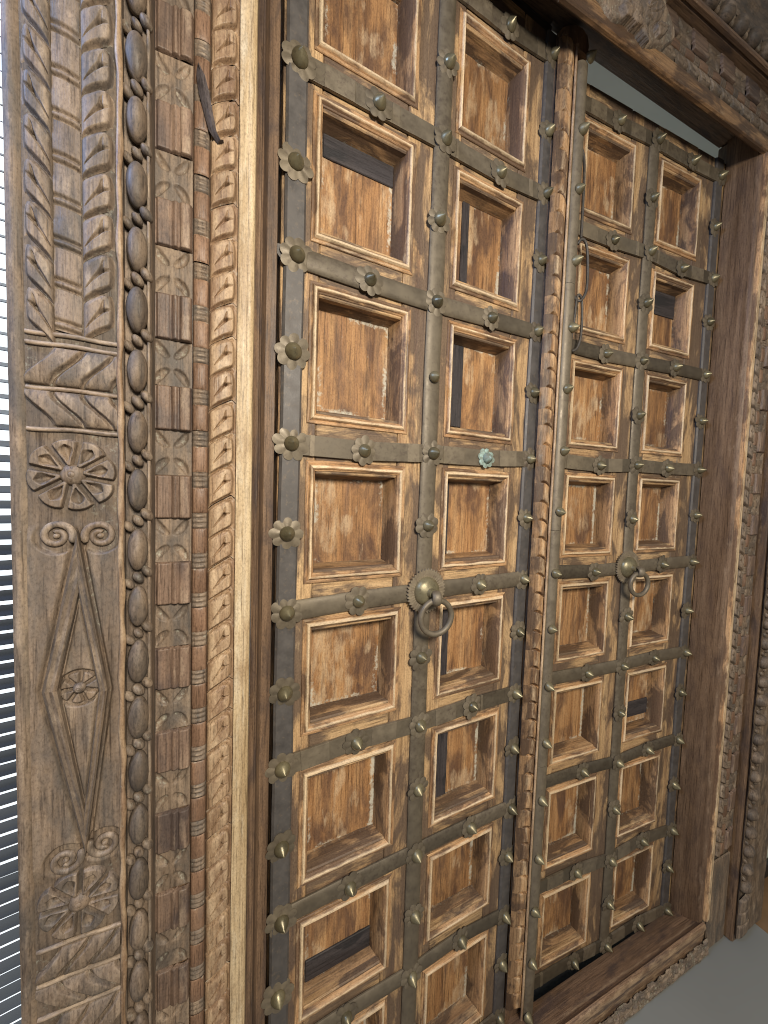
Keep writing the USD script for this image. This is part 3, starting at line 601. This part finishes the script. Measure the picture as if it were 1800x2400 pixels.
def blocks(parent, a0, P, W, to, n, res, axis=2, d=(0, -1, 0), shade_dim=1.0):
    """Alternating fluted blocks and squares with four cut leaves; b grows towards the door."""
    for k in range(n):
        q = a0 + k * P; S = rnd.randint(0, 999); t = rnd.uniform(.85, 1.1) * shade_dim; hp = P * .5
        def Fl(a, b):
            x = b / W
            h = .0085 - .0035 * (x < .16) + .0022 * np.exp(-((x - .60) / .055) ** 2) + .0032 * np.sqrt(np.clip(1 - ((x - .83) / .15) ** 2, 0, 1)) - .0018 * np.exp(-((x - .49) / .03) ** 2) - .0020 * np.exp(-((x - .69) / .02) ** 2) - .004 * (x > .985)
            e = np.minimum(a - q, q + hp - a); return h - .0055 * (1 - sm(e, 0, .0016)) + (fb(a, b, 50, S) - .5) * .0009
        strip_piece(parent, "fluted_block", Fl, (q, q + hp), (0, W), res, to, W_BLOCK, axis, d, lambda a, b, h: (.42 * sm(h, .0088, .0112) - .1, 0 * a - .1, 0 * a + t))
        def Cv(a, b):
            x, y = (b / W - .5) * 2, ((a - q - hp) / hp - .5) * 2
            h = .0032 + .0006 * (1 - np.maximum(np.abs(x), np.abs(y)))
            for sx in (-1, 1):
                for sy in (-1, 1):
                    u, v_ = (x * sx - .52), (y * sy - .55)
                    l, p = (u + v_) * .707, (u - v_) * .707 + .16 * ((u + v_)) ** 2
                    h = h - .0046 * np.clip(1 - (l / .50) ** 2 - (p / .20) ** 2, 0, 1) ** .6
            return h + (fb(a, b, 70, S) - .5) * .0011
        strip_piece(parent, "leaf_block", Cv, (q + hp, q + P), (0, W), res, to, W_PIL, axis, d, lambda a, b, h: (.2 * sm(h, .0032, .004) - .08, .30 * (1 - sm(h, .0005, .0022)) - .12 + .12 * (fb(a, b, 25, S) > .52), 0 * a + 1.12 * t))
def beads(parent, a0, P, to, n, rb, axis=2, cords=2, shade_dim=1.0):
    for k in range(n):
        q = a0 + k * P + rnd.uniform(-.0015, .0015)
        c = np.array(to(q, 0.0, 0.0)); 
        e = np.array([rb[0], rb[2], rb[1]]) if axis == 2 else np.array([rb[1], rb[2], rb[0]])
        v, f = ell(c, e * rnd.uniform(.95, 1.05), 3)
        v = v + (meshkit.fbm(v * 60, 3, k)[:, None] - .5) * .0012
        lk = np.tile((0.0, -.1, shade_dim * rnd.uniform(.85, 1.1)), (len(v), 1)); lk[:, 0] = .35 * sm(-(v[:, 1] - c[1]), e[1] * .5, e[1] * 1.0) - .1
        obj(parent, "bead", (v, f), W_PIL, axis, lk, True)
        parts = []
        for j in range(cords):
            o = (j - (cords - 1) / 2)
            cc = np.array(to(q + P * .5, o * rb[0] * .85, -.001)); 
            if axis == 2: cc[2] += o * .0075
            else: cc[0] += o * .006
            parts.append(ell(cc, np.array([.0050, .0066, .0080]) * rnd.uniform(.9, 1.15), 2, np.array([[.8, 0, -.6], [0, 1, 0], [.6, 0, .8]])))
        obj(parent, "cord_knot", join(parts), W_PIL, axis, (.25, .15, 1.05 * shade_dim), True)

# ---------------------------------------------------------------- door frame
YF = -0.06
DF = thing("carved_doorway", "carved timber door frame with pale smooth rail around both leaves", "door frame")
XM = 1.204        # the frame mirrors about x = XM / 2
def pole(parent, name, prof, z0, z1, mat, axis, look=None, along="z", smooth=30, n=40, mirror=False):
    """Extrude an open profile of (x, y) along z, or of (z, y) along x."""
    s = np.linspace(z0, z1, n); S = rnd.randint(0, 99); rows, lk = [], []
    for i, p in enumerate(prof):
        w = (fb(s, 0 * s + i * .03, 5, S) - .5) * .0022
        x, y = p[0] + w, p[1] + w * .6
        if mirror: x = XM - x
        rows.append(np.stack([x, y, s], 1) if along == "z" else np.stack([s, y, x], 1))
        l = p[2] if len(p) > 2 else 0.0
        lk.append(np.tile((l, p[3] if len(p) > 3 else -.1, 1.0), (n, 1)))
    v = np.array(rows).reshape(-1, 3); f = grid_faces(len(prof), n)
    lk = np.array(lk).reshape(-1, 3)
    if look is not None: lk = lk + np.array(look)
    return obj(parent, name, orient((v, f), (0, -1, 0)), mat, axis, lk, smooth)
rail_prof = [(-.0850, -.052, -.3), (-.0848, -.0600, .2), (-.0800, -.0612, .25), (-.0760, -.0615, .2), (-.0735, -.0612, -.1), (-.0722, -.0618, .1), (-.0700, -.0628, .2), (-.0665, -.0622, .0), (-.0635, -.0600, -.35), (-.0620, -.0560, -.4), (-.0617, -.0480, -.4)]
jamb_prof = [(-.0618, -.0530), (-.0590, -.0500), (-.0560, -.0485, .15), (-.0540, -.0480, .2), (-.0525, -.0440), (-.0505, -.0430), (-.0490, -.0400, .1), (-.0480, -.0260, .2), (-.0440, -.0150), (-.0400, -.0080), (-.0250, -.0070), (-.0238, -.0045), (-.0235, .032)]
for mir, z1 in ((False, 2.40), (True, 2.402)):
    pole(DF, "smooth_rail", rail_prof, .16 if mir else .3, z1, W_FRAME if mir else W_CREAM, 2, (0.05, 0, 0) if not mir else (.40, 0, .12), mirror=mir)
jr = [(-.0618, -.0530), (-.0585, -.0490, .2), (-.0570, -.0420, .25), (-.0580, -.0370), (-.0575, -.0300, .1), (-.0560, -.0100), (-.0560, .0100), (-.0565, .033)]
pole(DF, "jamb", jamb_prof, .10, 2.50, W_DARK, 2, (-.1, 0, .0))
pole(DF, "jamb", jr, .10, 2.50, W_JAMB, 2, (.0, 0, .0), mirror=True)
obj(DF, "post", cbox((-.192, -.049, .03), (-.0635, .06, 2.5), .003), W_DARK, 2, (0, 0, 1.3))
obj(DF, "post", cbox((XM + .0635, -.049, .03), (XM + .190, .06, 2.5), .003), W_PIL, 2, (0, 0, 1.0))
# left strips: b grows towards the door
tl = lambda x0, y0: (lambda a, b, h: (x0 + b + 0 * a, y0 - h, a))
tr = lambda x0, y0: (lambda a, b, h: (XM - x0 - b + 0 * a, y0 - h, a))
rope(DF, "rope_twist", .55, .0452, .0355, .0085, tl(-.1205, -.0525), W_ROPE, .0009, n=34, rise=.50)
bobbins(DF, .552, .0567, .0205, .0085, tl(-.1415, -.0520), 28, .0012)
blocks(DF, .5570, .1196, .0490, tl(-.1910, -.0510), 13, .0012)
# mirrored on the right, smaller in view
rope(DF, "rope_twist", .34, .0470, .0355, .0085, tr(-.1205, -.0525), W_PIL, .0020, n=46, tone=1.1)
bobbins(DF, .35, .0600, .0205, .0085, tr(-.1415, -.0520), 36, .0022)
blocks(DF, .36, .1230, .0480, tr(-.1905, -.0510), 18, .0022)
obj(DF, "corner_block", cbox((XM + .0860, -.0560, .045), (XM + .1895, -.0495, .335), .003), W_PIL, 2, (.05, .15, 1.15))
# broken dark splinter of the left rope strip
sp = np.array([(-.1360, 1.987), (-.1330, 1.978), (-.1285, 1.957), (-.1240, 1.937), (-.1180, 1.914), (-.1090, 1.901), (-.1050, 1.903)])
spw = [.0012, .0050, .0062, .0055, .0045, .0030, .0008]
vs = []; 
for (x, z), w in zip(sp, spw): vs += [(x - w, -.0625, z - w * .4), (x, -.0690, z), (x + w, -.0625, z + w * .4)]
obj(DF, "splintered_edge", orient((np.array(vs), grid_faces(len(sp), 3)), (0, -1, 0)), W_PLANK, 2, (.05, 0, 2.0), 20)
# lintel
SOFF = [(2.4025, -.0540, -.1), (2.4045, -.0500), (2.4120, -.0440), (2.4140, -.0400, .1), (2.4600, -.0340), (2.4940, -.0300), (2.5000, -.0200), (2.5010, .0180), (2.5000, .0560)]
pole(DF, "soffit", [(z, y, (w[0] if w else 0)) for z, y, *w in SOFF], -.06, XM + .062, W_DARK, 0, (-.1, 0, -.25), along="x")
LR_ = [(2.4015, -.050, -.2), (2.4020, -.0570, -.1), (2.4050, -.0605, .05), (2.4150, -.0620, .1), (2.4220, -.0618, .0), (2.4235, -.0610, -.1), (2.4260, -.0615, .1), (2.4330, -.0615, .0), (2.4400, -.0600, -.1), (2.4420, -.050, -.2)]
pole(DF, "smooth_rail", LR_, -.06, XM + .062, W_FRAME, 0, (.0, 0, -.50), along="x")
obj(DF, "lintel", cbox((-.19, -.049, 2.5025), (XM + .19, .0555, 2.72), .003), W_DARK, 0, (0, 0, 1.3))
tt = lambda z0, y0: (lambda a, b, h: (a, y0 - h, z0 - b + 0 * a))
rope(DF, "rope_twist", .60, .0470, .0300, .0080, tt(2.4735, -.0525), W_PIL, .0020, n=16, axis=0, tone=.62)  # this and the next two strips: corner falloff painted in as darker tone
bobbins(DF, .60, .0567, .0240, .0080, tt(2.4985, -.0520), 14, .0020, axis=0, shade_dim=.6)
blocks(DF, .55, .1196, .0520, tt(2.5520, -.0510), 7, .0020, axis=0, shade_dim=.6)
# carved ornament in the middle of the lintel
def orn(a, b):
    x, z = a - .60, b - 2.455; h = np.full(a.shape, -.02); Q = np.random.RandomState(5)
    for i in range(44):
        al = Q.uniform(-.5, .75) + (3.14 if i % 2 else 0); d0 = Q.uniform(0, .17); ln, wd = Q.uniform(.034, .062), Q.uniform(.010, .017)
        cx, cz = d0 * math.cos(al), d0 * math.sin(al) * .5 + Q.uniform(-.012, .05); al += Q.uniform(-.5, .5)
        l, q = (x - cx) * math.cos(al) + (z - cz) * math.sin(al), -(x - cx) * math.sin(al) + (z - cz) * math.cos(al)
        q = q + 9 * l * l * (1 if i % 3 else -1)
        t = np.clip(l / ln, 0, 1); half = wd * np.sin(np.pi * np.clip(t, .02, .98)) ** .75 * (1 + .05 * np.sin(t * 20))
        k = np.clip(1 - np.abs(q) / half, 0, 1); ok = (l > 0) & (l < ln) & (k > 0)
        h = np.maximum(h, np.where(ok, .010 + Q.uniform(0, .007) + .0075 * np.sqrt(k) - .0045 * np.exp(-(q / .0016) ** 2), -.02))
    body = sm(.215 - np.abs(x) + .02 * np.sin(z * 60), 0, .015) * sm(z + .030 + .010 * np.sin(x * 60), -.004, .008)
    return np.maximum(h, .010 * body - .008 * (1 - body)) + (fb(a, b, 60, 8) - .5) * .003
m, lk = relief(orn, (.40, .845), (2.395, 2.56), .0018, lambda a, b, h: (a, -.060 - h, b), keep=lambda a, b, h: h > -.006, wear=lambda a, b, h: (.35 * sm(h, .02, .036), .25 * (1 - sm(h, .008, .02)), 0 * a + .95))
obj(DF, "lintel_ornament", orient(m, (0, -1, 0)), W_PIL, 2, lk, True, label="carved leafy ornament in the middle of the lintel")
# sill
SILL = [(.0600, -.0560, .1, .1), (.1080, -.0560, .1), (.1210, -.0600, .2), (.1300, -.0600, -.1), (.1330, -.0615, .25), (.1450, -.0640, .3), (.1540, -.0615, .15), (.1560, -.0550, -.2), (.1500, -.0500, -.3), (.1440, -.0440, -.35), (.1420, -.0390, .35), (.1330, -.0280, -.1), (.1160, .0100, -.2), (.1030, .0330, -.1)]
pole(DF, "sill", SILL, -.06, XM + .062, W_DARK, 0, (.22, 0, .55), along="x")
obj(DF, "sill_foot", cbox((-.19, -.0535, .029), (XM + .075, .03, .100), .003), W_DARK, 0, (0.1, 0, 1.5))
def footF(a, b): return .003 + .0045 * sm(fb(a, b, 75, 13), .42, .58) * sm(b, .002, .012) + (fb(a, b, 40, 3) - .5) * .005
for k in range(16):
    x0 = .34 + k * .0597
    strip_piece(DF, "sill_carving", footF, (x0, x0 + .059), (0, .062), .0022, lambda a, b, h: (a, -.0550 - h, .032 + b), W_PIL, 0, (0, -1, 0), lambda a, b, h: (.35 * sm(h, .004, .0085), .40 * (1 - sm(h, .0025, .006)), 0 * a + 1.25))

# ---------------------------------------------------------------- left pilaster
PL = thing("carved_pilaster", "wide carved wooden pilaster with flower, diamond and garlands beside the window blind", "pilaster")
YP = -.1000
obj(PL, "backing_board", cbox((-.3185, -.0945, .03), (-.1855, -.012, 2.6), .004), W_PIL, 2, (0, 0, 1))
def edgeF(a, b): return .0045 + .0035 * (1 - ((b - .0065) / .0075) ** 2) + (fb(a, b, 25, 5) - .5) * .0022
for za, zb in ((.6, 2.3),):
    strip_piece(PL, "edge_strip", edgeF, (za, zb), (0, .0145), .0022, lambda a, b, h: (-.3182 + b, -.0948 - h, a), W_PIL, 2, (0, -1, 0), lambda a, b, h: (.25 * sm(h, .006, .009), 0 * a - .05, 0 * a + 1.0))
# ground of the carved panel
CH = [(-.2578, 1.3870), (-.2929, 1.1986), (-.2526, .985), (-.2290, 1.1900)]
CI = [(-.2568, 1.3060), (-.2770, 1.1975), (-.2538, 1.0478), (-.2385, 1.1900)]
def seg_d(a, b, p, q):
    p, q = np.array(p), np.array(q); d = q - p; t = np.clip(((b - p[0]) * d[0] + (a - p[1]) * d[1]) / (d @ d), 0, 1)
    return np.hypot(b - p[0] - t * d[0], a - p[1] - t * d[1])
def poly_sd(a, b, P):
    d = np.min([seg_d(a, b, P[i], P[(i + 1) % len(P)]) for i in range(len(P))], 0); ins = np.zeros(a.shape, bool)
    for i in range(len(P)):
        (x0, z0), (x1, z1) = P[i], P[(i + 1) % len(P)]
        c = (z0 > a) != (z1 > a); ins ^= c & (b < (x1 - x0) * (a - z0) / ((z1 - z0) if z1 != z0 else 1e-9) + x0)
    return np.where(ins, d, -d)
FL = [(-.2620, 1.4485, .0432, .2), (-.2602, .928, .0432, .35)]
SC = [(-.2777, 1.378, 1, 1), (-.2363, 1.3777, -1, 1), (-.2735, .985, 1, -1), (-.2343, .9935, -1, -1)]
def groundF(a, b):
    # the field is higher around the diamond, lower behind flowers and bands
    field = sm(a, .960, .985) * (1 - sm(a, 1.372, 1.392))
    so, si = poly_sd(a, b, CH), poly_sd(a, b, CI)
    h = .0010 + .0042 * field
    h -= .0068 * field * np.exp(-((so + .0014) / .0022) ** 2)         # cut around the diamond
    h -= .0045 * field * np.exp(-((si + .0002) / .0017) ** 2)
    rs = np.hypot(b + .2578, a - 1.1965)
    h -= .0050 * (1 - sm(rs, .0205, .0235)) * field
    for x, z, sx, sz in SC: h -= .0048 * (1 - sm(np.hypot(b - x, a - z), .0185, .0225)) * field
    return h + (fb(a, b, 45, 1) - .5) * .0016 + (fb(a * .3, b, 160, 9) - .5) * .0010
dz = lambda a, b, h: (0.0 * a, .34 * sm(fb(a, b, 18, 6), .44, .56) * (1 - sm(h, .0010, .0028)) - .1, .66 + .34 * sm(a, .955, .98) * (1 - sm(a, 1.365, 1.392)) + .10 * fb(a, b, 30, 8))
GX = lambda a, b, h: (b, YP - h, a)
strip_piece(PL, "panel_ground", lambda a, b: groundF(a, b), (.880, 1.500), (-.3035, -.2165), .00095, GX, W_PIL, 2, (0, -1, 0), dz)
for za, zb in ((.6, .8795), (1.5005, 2.35)):
    strip_piece(PL, "panel_ground", lambda a, b: 0.0008 + (fb(a, b, 45, 1) - .5) * .0016, (za, zb), (-.3035, -.2165), .004, GX, W_PIL, 2, (0, -1, 0), dz)
# diamond bars
for i in range(4):
    p0, p1, q0, q1 = map(np.array, (CH[i], CH[(i + 1) % 4], CI[i], CI[(i + 1) % 4]))
    n = 30; s = np.linspace(0, 1, n)[:, None]; rows = []; lk = []
    for t, h in ((0.02, -.002), (.07, .0076), (.26, .0096), (.5, .0084), (.74, .0096), (.92, .0076), (.98, -.002)):
        e = (p0 + (q0 - p0) * t) * (1 - s) + (p1 + (q1 - p1) * t) * s
        rows.append(np.stack([e[:, 0], YP - h + (fb(e[:, 0], e[:, 1], 50, 4) - .5) * .0008, e[:, 1]], 1)); lk.append(np.tile((.22 if h > .008 else -.05, -.1, .95), (n, 1)))
    obj(PL, "diamond_bar", orient((np.array(rows).reshape(-1, 3), grid_faces(7, n)), (0, -1, 0)), W_PIL, p1[[0, 0, 1]] * [1, 0, 1] - p0[[0, 0, 1]] * [1, 0, 1], np.array(lk).reshape(-1, 3), 30)
def flower(cx, cz, r, ph, n, base, H, rb, tear=True):
    fl = None
    for k in range(n):
        al = ph + 2 * np.pi * k / n; ca, sa = math.cos(al), math.sin(al); S = rnd.randint(0, 99)
        L0, L1 = r * .20, r * (1.0 + rnd.uniform(-.04, .04))
        def loc(a, b): return (b - cx) * ca + (a - cz) * sa, -(b - cx) * sa + (a - cz) * ca
        def sd(a, b):
            l, p = loc(a, b); half = np.minimum(l * math.tan(np.pi / n) * .93 - .0006, .345 * r)
            cap = L1 - l - .26 * r * (1 - np.sqrt(np.clip(1 - (p / (.36 * r)) ** 2, 0, 1)))
            return np.minimum(np.minimum(half - np.abs(p), cap), l - L0)
        def F(a, b):
            l, p = loc(a, b); s = sd(a, b)
            h = H * np.clip(s / .0022, -1, 1); h = np.where(s > .0022, H, h) 
            if tear:
                t = np.clip((l - r * .30) / (r * .50), 0, 1); w = .135 * r * np.sin(np.pi * t ** 1.9) + 1e-5
                h = h - H * .75 * np.clip(1.25 - np.abs(p) / w, 0, 1) * (t > 0) * (t < 1) - H * .18 * np.exp(-((np.abs(p) - w - .0016) / .0010) ** 2) * 0
            return h + (fb(a, b, 120, S) - .5) * .0008
        R = r * 1.08; x0, z0 = cx + ca * r * .6, cz + sa * r * .6; q = r * .58
        m, lk = relief(F, (z0 - q, z0 + q), (x0 - q, x0 + q), .00085, lambda a, b, h: (b, base - h, a), keep=lambda a, b, h: sd(a, b) > -.0014, wear=lambda a, b, h: (.30 * sm(h, H * .75, H) - .06, .25 * (1 - sm(h, H * .1, H * .5)) - .1, 0 * a + 1.05))
        obj(PL, "flower_petal", orient(m, (0, -1, 0)), W_PIL, 2, lk, True)
    v, f = lathe([(rb * 1.12, -.001), (rb * 1.1, .003), (rb, .0058), (rb * .75, .0088), (rb * .42, .0102), (rb * .30, .0098), (rb * .22, .0106), (rb * .02, .0110)], 26)
    obj(PL, "flower_boss", (v + np.array([cx, base, cz]), f), W_PIL, 2, (.18, 0, 1.05), 40)
for x, z, r, ph in FL: flower(x, z, r, ph, 8, YP + .0005, .0078, .0112)
flower(-.2578, 1.1965, .0205, .1, 7, YP + .0002, .0052, .0060, False)
for x, z, sx, sz in SC:
    # a spiral bar
    t = np.linspace(0, 1, 46); ang = -.5 + t * 2 * np.pi * 1.4; rad = .0160 * (1 - .72 * t)
    p = np.stack([x + sx * rad * np.cos(ang), np.full(46, YP - .0022), z + sz * rad * np.sin(ang)], 1)
    r = .0043 * (1 - .35 * t); r[0] *= .6
    obj(PL, "scroll", tube(p, r, 10), W_PIL, 2, (.28, 0, 1.05), True)
    obj(PL, "scroll_eye", ell((x, YP - .001, z), (.0036, .0045, .0036), 2), W_PIL, 2, (.3, 0, 1.0), True)
# bands across the panel: slanted twists between thin fillets
def hband(z0, zh, flip, n=3, a0=-.309):
    P = .0288
    to = lambda a, b, h: (np.clip(a, -.3030, -.2180), YP - h + .000, z0 + b + 0 * a)
    rope(PL, "band_twist", a0, P, zh, .0075, to, W_PIL, .0011, chip=False, rise=1.0, axis=2, n=n, flip=flip, wr=.3, mode="S")
def fillet(z, y=YP - .0025, r=.0026): obj(PL, "fillet", tube([(x, y, z + .0008 * math.sin(x * 90)) for x in np.linspace(-.3025, -.2165, 20)], r, 8), W_PIL, 0, (.45, 0, 1.1), True)
for z in (1.6035, 1.5925, 1.5435, 1.4985): fillet(z)
hband(1.5470, .0430, False); hband(1.5025, .0390, True)
for z in (.8800, .8360, .7930): fillet(z)
hband(.8390, .0390, False); hband(.7960, .0385, True)
hband(.7450, .045, False)
# garlands above: two leaf columns meeting at the ridged bars
gl = lambda x0, s: (lambda a, b, h: (x0 + s * b + 0 * a, YP + .0010 - h, a))
rope(PL, "garland_leaf", 1.598, .0446, .0320, .0082, gl(-.2510, 1), W_PIL, .0011, n=14, rise=.55, wr=.32)
rope(PL, "garland_leaf", 1.590, .0446, .0270, .0078, gl(-.2765, -1), W_PIL, .0011, n=14, rise=.62, wr=.32)
def barF(q): return lambda a, b: .0042 + .0018 * (1 - (2 * b / .0245 - 1) ** 2) - .0040 * np.exp(-((a - q - .002) / .0022) ** 2) - .0034 * np.exp(-((a - q - .0105) / .0020) ** 2) - .0010 * sm(a, q + .014, q + .044) + (fb(a, b, 60, 2) - .5) * .001
for k in range(14):
    q = 1.607 + k * .0446
    strip_piece(PL, "ridged_bar", barF(q), (q, q + .0445), (0, .0245), .0011, lambda a, b, h: (-.2762 + b, YP - h, a - .20 * (b - .012)), W_PIL, 2, (0, -1, 0), lambda a, b, h: (.25 * sm(h, .004, .006), .3 * (1 - sm(h, .0015, .003)) - .1, 0 * a + 1.0))
# thin cord and bead column
zc = np.linspace(.6, 2.3, 150)
obj(PL, "cord_ridge", tube([(-.2145 + .0006 * math.sin(z * 31) + .0005 * math.sin(z * 87), -.1075 + .0008 * math.sin(z * 47), z) for z in zc], np.array([.0032 + .0005 * math.sin(z * 63) + .0004 * math.sin(z * 121 + 1) for z in zc]), 10), W_ROPE, 2, (.3, .05, .85), True)
obj(PL, "cord_flank", cbox((-.2172, -.1070, .6), (-.2118, -.0940, 2.3), .001), W_PIL, 2, (0, 0, 1))
beads(PL, .646, .0715, lambda a, b, h: (-.1985 + b, -.1015 - h, a), 24, (.0112, .0262, .0125), cords=3, shade_dim=.78)  # beads toned darker for the shadow they lie in
obj(PL, "outer_fillet", cbox((-.1885, -.1020, .6), (-.1853, -.0940, 2.3), .001), W_PIL, 2, (.3, 0, 1.1))

# ---------------------------------------------------------------- right pilaster and beam over the door
PR = thing("carved_pilaster", "narrow dark pilaster with round beads right of the black gap, standing on the grey floor", "pilaster")
XP = 1.415
obj(PR, "side_board", cbox((XP, -.0690, FZ), (XP + .160, .010, 2.75), .004), W_DARK, 2, (.1, 0, 1.25))
def prF(a, b): return .0025 + .0050 * (b < .006) + .0055 * sm(b, .064, .070) + (fb(a, b, 35, 6) - .5) * .005
for k in range(12):
    z0 = FZ + .02 + k * .21
    strip_piece(PR, "carved_face", prF, (z0, z0 + .2095), (0, .159), .003, lambda a, b, h: (XP + .0005 + b, -.0690 - h, a), W_PIL, 2, (0, -1, 0), lambda a, b, h: (.25 * sm(h, .005, .009), .25 * (1 - sm(h, .001, .004)), 0 * a + 1.0))
beads(PR, .215, .0612, lambda a, b, h: (XP + .0345 + b, -.0740 - h, a), 36, (.0225, .0185, .0195), cords=2)
rope(PR, "foot_twist", .050, .0430, .0600, .012, lambda a, b, h: (XP + .005 + b, -.0735 - h, a), W_PIL, .0022, n=3, chip=False)
BM = thing("overdoor_beam", "dark carved beam, toned further down for corner shade, with a row of large beads above the lintel", "beam")
obj(BM, "beam_board", cbox((-.35, -.0720, 2.5580), (1.405, .02, 2.80), .004), W_DARK, 0, (-.05, 0, .9))
obj(BM, "beam_edge", cbox((-.35, -.0860, 2.5560), (1.405, -.0724, 2.5680), .003), W_DARK, 0, (0, 0, 1.0))
beads(BM, .62, .0610, lambda a, b, h: (a, -.0800 - h, 2.5960 + b), 14, (.0190, .0235, .0190), axis=0, cords=2, shade_dim=.6)  # light falloff towards the corner is put into the bead colour
def bmF(a, b): return .003 + .004 * (fb(a, b, 40, 4) > .5) * .5 + (fb(a, b, 30, 6) - .5) * .006
for k in range(5):
    x0 = .52 + k * .177
    strip_piece(BM, "carved_face", bmF, (x0, x0 + .1765), (0, .18), .004, lambda a, b, h: (a, -.0722 - h, 2.6200 + b), W_PIL, 0, (0, -1, 0), lambda a, b, h: (.2 * sm(h, .003, .007), 0 * a - .05, 0 * a + .6))  # face tone lowered for the same corner falloff
